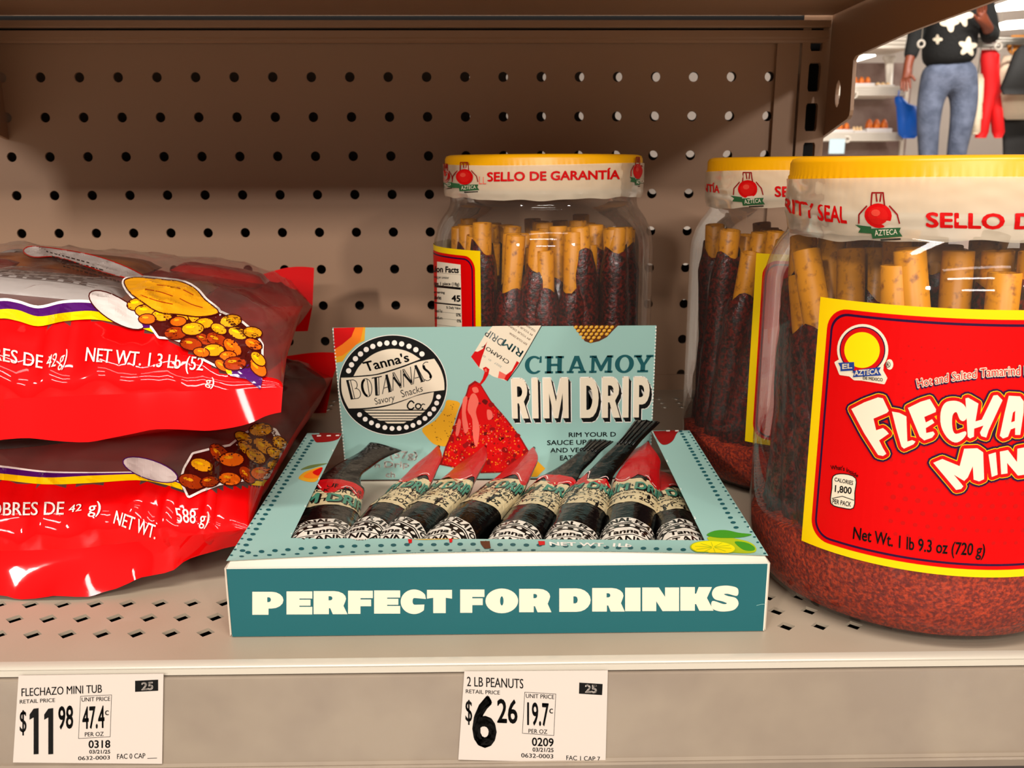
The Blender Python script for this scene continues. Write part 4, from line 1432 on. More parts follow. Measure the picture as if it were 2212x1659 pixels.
def mid_seal(a):
    emblem(a, 1005, 382, 68, 2)
    emblem(a, 965, 380, 56, 2, .45)
    emblem(a, 1376, 370, 66, 2, .45)
    fn = quad(KM((555, 335)), KM((1575, 318)), KM((1575, 383)), KM((555, 402)))
    a.glyphs('SELLO DE GARANTÍA', fn, I('red'), 2, bold=0.035)
    a.glyphs('LL', quad(KM((490, 365)), KM((545, 372)), KM((545, 425)), KM((490, 425))), I('pink'), 1)


MT0, MT1 = math.radians(-125), math.radians(-34.0)


def mid_label(A, B):
    label_frame(A, MT0, MT1, 28.0, 115.5)
    B.poly(mm_([(105, 1020), (345, 1052), (358, 1640), (120, 1640)]), I('cream'), 5)
    T = lambda s, x0, y0, x1, y1, sk=8, b=0.03: B.text(s, KM((x0, y0)), KM((x1, y0 + sk)), KM((x1, y1 + sk)), KM((x0, y1)), I('black'), 6, bold=b)
    T('tion Facts', 128, 1062, 330, 1106, 10, .04)
    T('serving per container', 128, 1135, 255, 1156, 8, .01)
    T('size 1 piece (18g)', 132, 1185, 335, 1208, 8, .03)
    T('per serving', 128, 1255, 222, 1272, 6)
    T('Calories', 128, 1288, 195, 1318, 6, .03)
    T('45', 278, 1290, 342, 1336, 4, .04)
    T('% Daily Value', 235, 1376, 345, 1394, 6)
    T('0%', 312, 1430, 348, 1454, 2); T('0%', 318, 1478, 350, 1500, 2)
    T('Total Fat', 140, 1396, 205, 1420, 6, .01); T('Sodium', 140, 1450, 205, 1474, 6, .01)
    for y, w_ in ((1108, .4), (1215, 5), (1345, 3), (1412, .5), (1462, .5), (1515, .5)):
        B.stroke(mm_([(112, y), (348, y + 24)]), w_, I('black'), 6)


ST0, ST1 = math.radians(-42.3), math.radians(60)


def second_label(A, B):
    label_frame(A, ST0, ST1, 28.5, 117.5)


K4 = C(1440, 300, 2.7655)


def second_seal(a):
    emblem(a, K4((488, 300))[0], K4((488, 300))[1], 78, 2)
    fn = quad(K4((190, 262)), K4((318, 280)), K4((318, 322)), K4((190, 308)))
    a.glyphs('ANTÍA', fn, I('red'), 2, bold=0.03)
    fn = quad(K4((650, 285)), K4((1500, 300)), K4((1500, 345)), K4((650, 345)))
    a.glyphs('SELLO DE GARANTÍA', fn, I('red'), 2, bold=0.03)


JF, JM, JS = (458.0, 95.0), (325.3, 271.0), (458.0, 226.0)
jar(JF, 158.5, (132.4, 0.8, 151.6), front_seal, front_label, (FT0, FT1), (28.2, 113.8), 'nearest candy jar, red FLECHAZO MINI label turned to the front', 3)
jar(JM, 162.0, (140.4, 0.5, 157.2), mid_seal, mid_label, (MT0, MT1), (28.0, 115.5), 'candy jar behind the carton, nutrition panel at its left edge', 5)
jar(JS, 160.0, (137.0, 1.0, 153.5), second_seal, second_label, (ST0, ST1), (28.5, 117.5), 'candy jar half hidden behind the nearest jar, narrow yellow label edge showing', 7)

# sticks: candy coated straws, one mesh per coating and one per bare straw end


def stick_mesh(seed, bare, length):
    rs = random.Random(seed)
    ph = rs.uniform(0, 99)
    mb = MB()
    rows = []
    L1 = length - bare
    N, M = 26, 14
    for i in range(N + 1):
        t = i / N
        r0 = 7.4 * min(1, (t * 9 + .35)) * (1 if t < .9 else 1 - (t - .9) * 2.2)
        rows.append([])
        for j in range(M):
            an = 2 * math.pi * j / M
            r = r0 * (1 + 0.16 * noise.noise(Vector((math.cos(an) * 1.6 + ph, math.sin(an) * 1.6, t * 7))))
            z = L1 * t + (3.0 * math.sin(an * 2 + ph) + 2 * math.sin(an + ph) if i == N else 0)
            rows[-1].append((r * math.cos(an) + 0.5 * math.sin(t * 6 + ph), r * math.sin(an), z))
    mb.grid(rows, 'stick_candy', True, True)
    mb.f.append(list(range(M))[::-1]); mb.m.append(0); mb.sm.append(False)
    me = mb.build('tamarind_stick')
    mt = MB()
    R = 4.9
    prof = [(R, L1 - 8), (R, length - 0.3), (R - 0.25, length), (R - 0.7, length - 0.2), (R - 0.8, length - 14)]
    mt.lathe(prof, (0, 0, 0), 'straw_plastic', 20)
    st = mt.build('straw_end', me)
    st['label'] = 'bare yellow straw end'
    return me, st


PROTO = []
for i, (b_, l_) in enumerate(((17, 108), (12, 112), (27, 110), (20, 102))):
    PROTO.append(stick_mesh(20 + i, b_, l_))
used = set()


def place_stick(k, base, top, spin, label, group):
    src, ch = PROTO[k]
    if k not in used:
        used.add(k); o, c2 = src, ch
    else:
        o = src.copy(); sc.collection.objects.link(o)
        c2 = ch.copy(); sc.collection.objects.link(c2); c2.parent = o
    d = (Vector(top) - Vector(base)).normalized()
    q = Vector((0, 0, 1)).rotation_difference(d)
    o.rotation_mode = 'QUATERNION'
    from mathutils import Quaternion
    o.rotation_quaternion = q @ Quaternion((0, 0, 1), spin)
    o.location = Vector(base) * MM
    tag(o, label, 'candy stick', group)


ORD = ['first', 'second', 'third', 'fourth', 'fifth', 'sixth', 'seventh', 'eighth', 'ninth', 'tenth', 'eleventh', 'twelfth', 'thirteenth', 'fourteenth']


def fill(c, which, seed, zb, lean, bias=0.0):
    rs = random.Random(seed)
    cam_th = math.atan2(CAM.x - c[0], -(CAM.y - c[1]))
    n = 0
    vis = []
    for ring, (R0, cnt) in enumerate(((48.0, 24), (36.0, 15), (21.0, 8), (6.0, 2))):
        for i in range(cnt):
            th = 2 * math.pi * (i + 0.5 * (ring % 2)) / cnt
            d = math.atan2(math.sin(th - cam_th), math.cos(th - cam_th))
            if ring == 0 and abs(d) > 1.9 and i % 2:
                continue
            vis.append((ring, d, th, R0))
    fr = sorted([v for v in vis if v[0] == 0 and abs(v[1]) < 1.45], key=lambda v: v[1])
    for v in vis:
        ring, d, th, R0 = v
        k = rs.randrange(4)
        bz = bias * (1.25 if d < -0.2 else .35)
        base = cyl_pt(c, R0, th, zb + rs.uniform(0, 5))
        r2 = min(R0, 49.5) - rs.uniform(0, 3 if ring == 0 else 6)
        top = cyl_pt(c, r2, th + bz + rs.uniform(-lean, lean) * (1 if ring == 0 else .5), zb + 100)
        if v in fr:
            lab = '%s dark red stick from the left at the glass of the %s' % (ORD[min(fr.index(v), 13)], which)
        else:
            lab = 'dark red candied stick deeper inside the %s' % which
        place_stick(k, base, top, rs.uniform(0, 6.28), lab, 'tamarind sticks in the ' + which)


def powder(c, hgt, which, seed):
    rs = random.Random(seed)
    mb = MB()
    n = 72
    prof = [(30, 4.2), (46, 2.2), (50, 2.0), (54, 4.2), (57.2, 10), (58.8, 18)]
    rows = [[cyl_pt(c, r, 2 * math.pi * j / n, z) for j in range(n)] for r, z in prof]
    wob = lambda th: hgt + 4 * math.sin(2 * th + seed) + 2 * math.sin(5 * th + seed) + rs.uniform(-.8, .8)
    top = [wob(2 * math.pi * j / n) for j in range(n)]
    rows.append([cyl_pt(c, 59.0, 2 * math.pi * j / n, top[j]) for j in range(n)])
    rows.append([cyl_pt(c, 50, 2 * math.pi * j / n, top[j] + 2) for j in range(n)])
    rows.append([cyl_pt(c, 20, 2 * math.pi * j / n, hgt) for j in range(n)])
    mb.grid(rows, 'chili_powder', True, True)
    tag(mb.build('chili_powder', None, (c[0], c[1], 2.3)), 'loose red chili powder settled in the bottom of the %s' % which, 'chili powder', kind='stuff')


fill(JF, 'nearest jar', 11, 17, .22, -.42)
fill(JM, 'jar behind the carton', 12, 12, .26, .12)
fill(JS, 'half hidden jar', 13, 12, .22, .2)
powder(JF, 29, 'nearest jar', 2)
powder(JM, 20, 'jar behind the carton', 3)
powder(JS, 20, 'half hidden jar', 4)

# ------------------------------------------------------------------ snack bags stacked at the left
mat('bag_red', 'd00002', 0.5, spec=0.06, coat=0.4, bump=0.35, bscale=20, dist=0.0016, ridged=True)
film('bag_clear', 'b09488', 0.13, rough=0.06, fres=1.35, bump=0.3, bscale=55, dist=0.0015, gk=0.28)
mat('packet_silver', 'b4aaa4', 0.3, spec=0.5, bump=0.3, bscale=50, dist=0.004)
mat('packet_red', 'b40a0c', 0.25, spec=0.5, bump=0.3, bscale=50, dist=0.004)
mat('packet_brown', '7a3a1c', 0.3, spec=0.5, var='b4641c', vscale=45)
for n_, c_ in dict(orange='e8640c', amber='e89a10', rust='a83408', dark='4a0c08', white='f4e6dc', yellow='fcc400', purple='4c0c60', redt='d80404', grey='d8c8c0', ink='3a2a26').items():
    mat('bagink_' + n_, c_, 0.5, spec=0.06, coat=0.4, bump=0.35, bscale=20, dist=0.0016, ridged=True)
BI = lambda n: 'bagink_' + n
KB = C(0, 480, 2.0237)
mb_ = lambda L: [KB(p) for p in L]


def bag(o0, ang, half, length, zc, zu, zd, floor, fin, band, seed, rear_fin, slope=0.0, rear_low=None):
    """pillow bag; returns the mesh builder and a point function (s across, t along, up/down)"""
    ca, sa = math.cos(ang), math.sin(ang)
    ex, ey = Vector((ca, sa, 0)), Vector((-sa, ca, 0))

    def g(t):
        return min(1, max(0, t) / .13) ** .5 * min(1, max(0, 1 - t) / .16) ** .55

    def pt(s, t, up):
        p = Vector(o0) + ex * (s * half * (1 - .03 * math.sin(math.pi * t))) + ey * (t * length)
        z = zc(t, s)
        hh = (zu * (1 - slope * max(0, s + .7)) if up else zd) * max(0, 1 - abs(s) ** 4) ** .5 * g(t)
        n1 = noise.noise(Vector((s * 2.2, t * 3.2, seed))) * 3.2
        cr = 1 - abs(noise.noise(Vector((s * 5 + t * 2, t * 4 - s * 2, seed + 9)))) * 2.4
        edge = math.exp(-t / .10) + math.exp(-(1 - t) / .1)
        cr2 = 1 - abs(noise.noise(Vector((s * 11 + t * 6, t * 9 - s * 4, seed + 3)))) * 2.6
        n2 = max(0, cr) ** 3 * (1.6 + 2.8 * edge) + max(0, cr2) ** 3 * (.5 + 1.4 * edge) + noise.noise(Vector((s * 13, t * 7, seed))) * 1.3 * edge
        k = min(1, hh / 10)
        p.z = z + (hh + (n1 + n2) * k if up else -hh + n1 * k)
        p.y += -(n2 * 0.8) * edge * k
        p.z = max(p.z, floor(p))
        return p
    NS, NT = 76, 84
    mb = MB()
    ts = [(i / NT) ** 1.35 for i in range(NT + 1)]
    ss = [-math.cos(math.pi * j / NS) for j in range(NS + 1)]

    def band_y(x):
        for (xa, ya), (xb, yb) in zip(band, band[1:]):
            if xa <= x <= xb:
                return ya + (yb - ya) * (x - xa) / (xb - xa)
        return band[0][1] if x < band[0][0] else band[-1][1]
    up = [[pt(s, t, True) for s in ss] for t in ts]

    def pick(i, j):
        if ts[i] > .9 or (i < 3):
            return 'bag_red'
        c = (up[i][j] + up[i + 1][j + 1]) / 2; d = c - CAM; k = F / d.dot(FWD)
        x, y = W / 2 + d.dot(RIGHT) * k, H / 2 - d.dot(UP) * k
        return 'bag_red' if y > band_y(x) else 'bag_clear'
    mb.grid(up, pick, True)
    dn = [[pt(s, t, False) for s in ss] for t in ts]
    mb.grid(dn, lambda i, j: 'bag_red', True)
    # end seals
    for rowp, f in ((up[0], fin), (up[-1], rear_fin), (up[-1], rear_low)):
        if f is None:
            continue
        n = 7
        rows = []
        for k in range(n + 1):
            v = k / n
            rows.append([p + f(s, v) for p, s in zip(rowp, ss)])
        mb.grid(rows, 'bag_red', True)
    return mb, pt, ex, ey


def packet(name_label, c, ax, ay, w, l, h, m, group, art=False, seed=0):
    mb = MB()
    up = ax.cross(ay).normalized()
    N = 16
    for sg in (1, -1):
        rows = []
        for i in range(N + 1):
            rows.append([])
            for j in range(N + 1):
                s, t = j / N * 2 - 1, i / N * 2 - 1
                hh = h * (max(0, 1 - s ** 4) * max(0, 1 - t ** 4)) ** .5 + noise.noise(Vector((s * 3, t * 3, seed))) * 1.2 * (1 - abs(t))
                rows[-1].append(Vector(c) + ax * s * w + ay * t * l + up * hh * sg)
        mb.grid(rows, m, True)
    if art:
        a = Art()
        for k in range(9):
            y = l * (.75 - k * .17)
            a.stroke([(-w * .7, y), (w * .7, y)], .5, BI('ink'), 1)
            rs = random.Random(k)
            x = -w * .6
            while x < w * .5:
                q = rs.uniform(2, 6); a.poly([(x, y + 1.2), (x + q, y + 1.2), (x + q, y + 3.4), (x, y + 3.4)], BI('ink'), 1); x += q + rs.uniform(1, 4)

        def mp(x, y, L):
            s, t = x / w, y / l
            hh = h * (max(0, 1 - s ** 4) * max(0, 1 - t ** 4)) ** .5 + noise.noise(Vector((s * 3, t * 3, seed))) * 1.2 * (1 - abs(t))
            return Vector(c) + ax * x + ay * y + up * (hh + .15)
        a.emit(mb, mp, 4)
    o = mb.build('snack_packet', None, c)
    tag(o, name_label, 'snack packet', group)


def peanuts(a, hull, n, seed, size):
    rs = random.Random(seed)
    H_ = mb_(hull)
    a.poly(H_, BI('dark'), 5); a.stroke(H_, 13, BI('white'), 4, True); a.stroke(H_, 3, BI('dark'), 5, True)
    xs = [p[0] for p in H_]; ys = [p[1] for p in H_]
    x0_, x1_, y0_, y1_ = min(xs), max(xs), min(ys), max(ys)
    pts = []
    tries = 0
    while len(pts) < n and tries < 4000:
        tries += 1
        x, y = rs.uniform(x0_, x1_), rs.uniform(y0_, y1_)
        if inside((x, y), H_) and all((x - q[0]) ** 2 + ((y - q[1]) * 1.5) ** 2 > (size * 1.25) ** 2 for q in pts):
            pts.append((x, y))
    for k, (x, y) in enumerate(sorted(pts, key=lambda q: q[1])):
        up_ = (y - y0_) / (y1_ - y0_) - (x - x0_) / (x1_ - x0_) * .55
        c_ = 'amber' if up_ < .12 else rs.choice(['orange', 'orange', 'rust', 'amber']) if up_ < .45 else rs.choice(['orange', 'rust', 'orange'])
        r = size * rs.uniform(.8, 1.15); rot = rs.uniform(-.2, .9)
        L = 6 + (k % 12) * .25
        a.poly(ell(x, y, r + 2.4, r * .56 + 2.4, 14, rot), BI('dark'), L)
        a.poly(ell(x, y, r, r * .56, 14, rot), BI(c_), L + .12)
        a.poly(ell(x - r * .25, y - r * .18, r * .42, r * .14, 8, rot), BI('amber' if c_ != 'amber' else 'yellow'), L + .2)


def ribbon(a, top, bot, col, L):
    a.poly(mb_(smooth_line(top, 5)) + mb_(smooth_line(bot, 5))[::-1], BI(col), L)


# --- lower bag
low = dict(yt=[(-700, 1110), (-520, 1120), (-340, 1104), (-160, 1090), (0, 1100), (200, 1118), (400, 1110), (640, 1103), (720, 1118), (800, 1150)], yb=[(-700, 1138), (-520, 1150), (-340, 1134), (-160, 1120), (0, 1128), (200, 1148), (400, 1142), (600, 1130), (710, 1146), (800, 1172)])
mb, pt, ex, ey = bag((113, 88, 0), math.radians(2.5), 93, 236, lambda t, s: 17 + 10 * min(1, t / .15) + (0 if s < .3 else (s - .3) * 9 * max(0, 1 - t / .2)), 26, 25, lambda p: 1.2,
                     lambda s, v: Vector((1.2 * math.sin(s * 40) * v, -5.5 * v * (1 + .5 * math.sin(s * 5)) + 4 * v * max(0, s - .35) * 3, -(15.6 - (8 * max(0, s - .5)) if s < .5 else 15 - 18 * (s - .5)) * v ** .8 + .8 * math.sin(s * 23 + v * 2) * v)),
                     [KB(p) for p in low['yb']] + [KB((1180, 1150)), KB((1300, 1140))], 3.0,
                     lambda s, v: Vector((4 * v * s, 10 * v, 13 * v + 1.5 * math.sin(s * 9) * v)), .05,
                     lambda s, v: Vector((-6 * v, 3 * v, -24 * v)))
sk = skin_map(mb, 0.10, 0.35, Vector((0, -0.8, 0.6)))
a = Art()
ribbon(a, [(x, y - 36 + 26 * max(0, min(1, (x - 100) / 400))) for x, y in low['yt']], low['yt'], 'white', 1)
ribbon(a, [(x, y - 27 + 21 * max(0, min(1, (x - 100) / 400))) for x, y in low['yt']], low['yt'], 'purple', 2)
ribbon(a, low['yt'], low['yb'], 'yellow', 3)
a.poly(mb_([(1075, 1138), (1172, 1128), (1178, 1158), (1110, 1152)]), BI('yellow'), 3)
a.poly(mb_(ell(660, 1085, 125, 42, 24, .32)), BI('grey'), 4); a.stroke(mb_(ell(660, 1085, 125, 42, 24, .32)), 2, BI('purple'), 5, True)
peanuts(a, [(800, 1130), (815, 1080), (850, 1020), (930, 1000), (1010, 985), (1080, 930), (1130, 905), (1200, 915), (1240, 980), (1235, 1050), (1222, 1085), (1170, 1110), (1080, 1120), (960, 1140), (880, 1170), (830, 1195)], 16, 6, 24)
tx = lambda s, p0, p1, p2, p3: a.text(s, KB(p0), KB(p1), KB(p2), KB(p3), BI('white'), 3, bold=0.012)
tx('SOBRES DE', (-80, 1228), (285, 1224), (280, 1280), (-80, 1286))
tx('42', (308, 1240), (362, 1232), (358, 1262), (302, 1272)); tx('g)', (392, 1224), (447, 1222), (440, 1272), (388, 1274))
tx('NET WT.', (512, 1262), (692, 1330), (680, 1388), (498, 1318))
tx('588 g)', (765, 1250), (925, 1270), (910, 1325), (780, 1312))
a.emit(mb, sk, 5)
o = mb.build('snack_bag', None, (113, 200, 1.2))
tag(o, 'red bag of snack packets lying on the shelf, bottom of the stack of two', 'snack bag', 'snack bags stacked left of the carton')
GRP = 'packets inside the snack bags'


def packet_in(ptf, s_, t_, w, l, h, m, label, gap=3.0, art=False, seed=0):
    p = ptf(s_, t_, True)
    ds = (ptf(s_ + .12, t_, True) - ptf(s_ - .12, t_, True)).normalized()
    dt = (ptf(s_, t_ + .08, True) - ptf(s_, t_ - .08, True))
    dt = (dt - ds * dt.dot(ds)).normalized()
    up = ds.cross(dt).normalized()
    packet(label, p - up * (h + gap), ds, dt, w, l, h, m, GRP, art, seed)


packet_in(pt, -.05, .36, 36, 26, 6, 'packet_silver', 'dull silver packet showing through the lower bag, under the upper bag', 4, True, 1)
packet_in(pt, .62, .62, 20, 30, 6, 'packet_brown', 'brown packet showing through the lower bag beside the carton', 3, False, 2)
packet_in(pt, .6, .86, 18, 14, 5, 'packet_red', 'red packet showing through the far end of the lower bag', 3, False, 8)

# --- upper bag
hi_ = dict(yt=[(-700, 395), (-520, 420), (-340, 408), (-160, 416), (0, 385), (80, 387), (170, 415), (280, 400), (400, 391), (500, 411), (590, 438), (690, 470)], yb=[(-700, 437), (-520, 462), (-340, 448), (-160, 458), (0, 425), (80, 435), (170, 458), (280, 437), (400, 428), (500, 441), (600, 460), (700, 496)])
_lt = BVHTree.FromPolygons(mb.v, mb.f)


def on_low(p):
    h_ = _lt.ray_cast(Vector((p.x, p.y, 300)), Vector((0, 0, -1)))
    return max(52.0, h_[0].z + 1.4) if h_[0] else 52.0


mb, pt, ex, ey = bag((127, 82, 0), math.radians(8.8), 95, 240, lambda t, s: 77 + 4 * min(1, t / .2) - 9 * max(0, t - .75) / .25, 38, 27, on_low,
                     lambda s, v: Vector((1.0 * math.sin(s * 31) * v, -3.5 * v, -(15 - 5 * max(0, s) ** 3) * v + 1.4 * math.sin(s * 13 + 1) * v)),
                     [KB(p) for p in hi_['yb']] + [KB((800, 545)), KB((960, 650)), KB((1120, 720)), KB((1250, 760))], 7.0,
                     lambda s, v: Vector((1 * v, 6 * v, 17 * v * (1 + .15 * math.sin(s * 9)) + 5 * v * s)), .27,
                     lambda s, v: Vector((-5 * v, 5 * v, -17 * v)))
sk = skin_map(mb, 0.10, 0.35, Vector((0, -0.8, 0.6)))
a = Art()
ribbon(a, [(x, y - 50 + 6 * math.sin(x / 60)) for x, y in hi_['yt']], hi_['yt'], 'white', 1)
ribbon(a, [(x, y - 37 + 6 * math.sin(x / 60)) for x, y in hi_['yt']], hi_['yt'], 'purple', 2)
ribbon(a, hi_['yt'], hi_['yb'], 'yellow', 3)
# pale bubble with small lettering marks
bub = smooth_line([(105, 130), (140, 108), (260, 120), (420, 150), (560, 200), (640, 248), (560, 246), (470, 225), (380, 195), (250, 155), (150, 155)], 4, True)
a.poly(mb_(bub), BI('grey'), 2); a.stroke(mb_(bub), 2.2, BI('redt'), 3, True)
rs = random.Random(3)
for k in range(4):
    x = 205 + 25 * k
    while x < 400 + 40 * k:
        w_ = rs.uniform(6, 18); y = 128 + 15 * k + (x - 205) * .27
        if y < 128 + (x - 105) * .23 + 44 - 0:
            a.poly(mb_([(x, y), (x + w_, y + w_ * .27), (x + w_, y + 5 + w_ * .27), (x, y + 5)]), BI('ink'), 4)
        x += w_ + rs.uniform(5, 10)
a.poly(mb_(ell(515, 388, 140, 52, 26, .55)), BI('grey'), 4); a.stroke(mb_(ell(515, 388, 140, 52, 26, .55)), 2.4, BI('dark'), 5, True)
a.poly(mb_([(620, 440), (662, 430), (658, 465), (632, 468)]), BI('purple'), 5)
body = smooth_line([(548, 262), (600, 248), (700, 255), (800, 268), (860, 300), (900, 345), (960, 400), (880, 420), (790, 410), (700, 400), (620, 350), (570, 310)], 4, True)
a.stroke(mb_(body), 12, BI('white'), 4, True)
peanuts(a, [(600, 350), (700, 392), (830, 385), (960, 400), (1050, 440), (1110, 490), (1142, 540), (1140, 640), (1080, 640), (980, 640), (900, 600), (830, 530), (760, 505), (700, 500), (672, 460), (600, 400)], 26, 5, 21)
a.poly(mb_(body), BI('amber'), 9); a.stroke(mb_(body), 2.6, BI('dark'), 9.2, True)
for L_ in ([(640, 300), (700, 310), (760, 330)], [(690, 280), (780, 292), (850, 325)], [(620, 325), (690, 350), (760, 365)], [(790, 340), (840, 365), (890, 380)]):
    a.stroke(mb_(smooth_line(L_, 3)), 2, BI('rust'), 9.4)
a.poly(mb_([(985, 650), (1015, 640), (1060, 615), (1110, 620), (1150, 690), (1140, 735), (1080, 690), (1010, 676)]), BI('purple'), 5)
a.poly(mb_([(985, 650), (1012, 640), (1018, 672), (1000, 670)]), BI('yellow'), 6)
tx = lambda s, p0, p1, p2, p3: a.text(s, KB(p0), KB(p1), KB(p2), KB(p3), BI('white'), 3, bold=0.012)
tx('SOBRES DE', (-160, 520), (192, 586), (188, 643), (-160, 578))
tx('42 g)', (212, 588), (305, 556), (288, 625), (205, 640))
tx('NET WT. 1.3 Lb (52', (383, 550), (895, 595), (888, 652), (376, 610))
tx('g)', (905, 680), (942, 683), (936, 722), (900, 712))
a.emit(mb, sk, 5)
o = mb.build('snack_bag', None, (127, 200, 53.5))
tag(o, 'red and clear bag reading NET WT. 1.3 Lb, top of the two stacked bags', 'snack bag', 'snack bags stacked left of the carton')
packet_in(pt, -.12, .40, 34, 27, 6, 'packet_silver', 'silver packet with printed panel lying under the clear top of the upper bag', 3, True, 3)
packet_in(pt, -.66, .44, 22, 36, 6, 'packet_red', 'red packet showing at the left under the clear top of the upper bag', 3, False, 4)
packet_in(pt, -.25, .74, 40, 24, 6, 'packet_brown', 'brown packet showing behind the silver packet in the upper bag', 4, False, 5)
packet_in(pt, .42, .44, 16, 32, 5, 'packet_brown', 'brown packet showing under the printed peanuts of the upper bag', 4, False, 10)
packet_in(pt, .56, .76, 24, 20, 5, 'packet_red', 'red packet showing at the far right shoulder of the upper bag', 4, False, 6)
packet_in(pt, -.75, .80, 20, 18, 5, 'packet_silver', 'silver packet at the far left of the upper bag', 4, False, 9)

# ------------------------------------------------------------------ the store beyond the open end of the bay
mat('store_floor', 'b0a498', 0.25, spec=0.5, var='a89c90', vscale=1.5)
mat('store_wall', 'd8c8bc', 0.7)
mat('store_ceiling', 'd8d0c8', 0.8)
mat('rack_white', 'f0e4d4', 0.4)
mat('rack_back', 'a89086', 0.6, var='8c7068', vscale=6)
mat('lamp_glow', 'fff8ec', 0.5, emit=9.0)
mat('bake_orange', 'e8780c', 0.5, var='b44a08', vscale=25)
mat('bake_pale', 'f0c890', 0.5)
mat('tray_clear', 'ece4e0', 0.2)
mat('bag_blue', '0c6ae0', 0.4)
mat('jeans', '6a7288', 0.85, var='4c5468', vscale=12, bump=0.5, bscale=60, dist=0.01)
mat('sweater_black', '0e0d0c', 0.9, bump=0.6, bscale=60, dist=0.01)
mat('flower_cream', 'e8d8c0', 0.9)
mat('skin_brown', '7a3a22', 0.5)
mat('hair_black', '0c0908', 0.5)
mat('cloth_red', 'e00408', 0.7)
mat('cloth_cream', 'ead6b8', 0.8, bump=0.4, bscale=30, dist=0.02)
mat('cloth_black', '161412', 0.7)
mat('cloth_tan', 'd88a34', 0.8)
mat('sign_blue', 'cfe6ee', 0.4)
mat('metal_rail', '8c8880', 0.3, metal=0.8)
FLOOR = -130.0
mb = MB(); mb.box((-9000, -9500, FLOOR - 20), (17000, 16000, FLOOR), 'store_floor')
tag(mb.build('floor'), 'pale polished store floor', 'floor', kind='structure')
mb = MB(); mb.box((-9000, 900, 3500), (17000, 16000, 3540), 'store_ceiling')
tag(mb.build('ceiling'), 'pale store ceiling', 'ceiling', kind='structure')
mb = MB(); mb.box((-9000, 16000, FLOOR), (17000, 16060, 3500), 'store_wall')
tag(mb.build('wall_far'), 'pale far wall of the store', 'wall', kind='structure')


def loft(mb, prof, Y, depth, m, n=20):
    """rounded body from rows (y, x_left, x_right) in picture px at distance Y, depth in mm"""
    rows = []
    for i, (y, xa, xb) in enumerate(prof):
        A_, B_ = at(xa, y, Y), at(xb, y, Y)
        c = (A_ + B_) / 2; r = (B_ - A_).length / 2
        k = .35 if i in (0, len(prof) - 1) else 1
        rows.append([Vector((c.x + r * math.cos(2 * math.pi * j / n), c.y + depth / 2 * k * math.sin(2 * math.pi * j / n), c.z)) for j in range(n)])
    o_ = len(mb.v)
    mb.grid(rows, m, True, True)
    i_ = mb.mi(m)
    mb.f.append([o_ + j for j in range(n)]); mb.m.append(i_); mb.sm.append(False)
    mb.f.append([o_ + n * (len(rows) - 1) + j for j in range(n)][::-1]); mb.m.append(i_); mb.sm.append(False)


def pbox(mb, x0, y0, x1, y1, Y, depth, m):
    A_, B_ = at(x0, y1, Y), at(x1, y0, Y)
    mb.box((A_.x, Y, A_.z), (B_.x, Y + depth, B_.z), m)


# ceiling lamps
for x0_, y0_, x1_, y1_, Y, lab in ((1846, 108, 1892, 131, 9500, 'glowing ceiling lamp at the bracket corner, beyond the white rack'),
                                   (2178, -8, 2300, 14, 11500, 'glowing ceiling lamp, topmost at the right edge'),
                                   (2172, 36, 2300, 58, 14500, 'glowing ceiling lamp below the topmost one at the right edge')):
    mb = MB()
    A_, B_ = at(x0_, y1_, Y), at(x1_, y0_, Y)
    hz = (B_.z - A_.z)
    mb.prism([(A_.x, Y, A_.z), (B_.x, Y, A_.z + hz * .45), (B_.x, Y, B_.z), (A_.x, Y, A_.z + hz * .55)], (0, 400, 0), 'lamp_glow')
    tag(mb.build('ceiling_lamp', None, (A_.x, Y, A_.z)), lab, 'lamp', 'ceiling lamps')

# white rack with bakery goods
RY = 7200
c = at(1890, 300, RY)
root = thing('display_rack', (c.x, RY, FLOOR), 'white display rack with ridged shelf edges holding orange baked goods', 'rack')
for y0_, y1_, xa, xb in ((286, 305, 1740, 1952), (186, 207, 1800, 1956), (72, 106, 1860, 1972)):
    mb = MB()
    n = 4
    for k in range(n):
        pbox(mb, xa, y0_ + (y1_ - y0_) * k / n, xb, y0_ + (y1_ - y0_) * (k + .78) / n, RY, 420, 'rack_white')
    pbox(mb, xa, y0_ + 2, xb, y1_ - 2, RY + 12, 400, 'rack_white')
    part(mb, 'shelf_board', root)
mb = MB()
A_ = at(1740, 136, RY + 430); B_ = at(1958, 300, RY + 430)
mb.box((A_.x, RY + 430, FLOOR), (B_.x, RY + 450, A_.z), 'rack_back')
part(mb, 'back_panel', root, 'pinkish brown back panel')
for xq in (1742, 1950):
    mb = MB()
    p = at(xq, 300, RY + 400)
    mb.box((p.x - 15, RY + 400, FLOOR), (p.x + 15, RY + 430, at(xq, -200, RY + 400).z), 'rack_white')
    part(mb, 'upright', root)


def goods(x0, y0, x1, y1, m, lab, nm='bread_tray', dy=60, base='tray_clear'):
    A_, B_ = at(x0, y1, RY + dy), at(x1, y0, RY + dy)
    r = thing(nm, ((A_.x + B_.x) / 2, RY + dy + 70, A_.z), lab, 'baked goods', 'baked goods on the white rack')
    mb = MB()
    mb.box((A_.x, RY + dy, A_.z), (B_.x, RY + dy + 140, A_.z + (B_.z - A_.z) * .3), base)
    part(mb, 'tray', r, bevel=4)
    mb = MB()
    cx, w_ = (A_.x + B_.x) / 2, (B_.x - A_.x) * .46
    z0, z1 = A_.z + (B_.z - A_.z) * .3, B_.z
    for k in range(3):
        mb.lathe([(w_ / 3.1 * math.cos(t), (z1 - z0) * math.sin(t)) for t in [0, .4, .8, 1.2, 1.5]], (cx + (k - 1) * w_ * .64, RY + dy + 70, z0), m, 14)
    part(mb, 'buns', r)


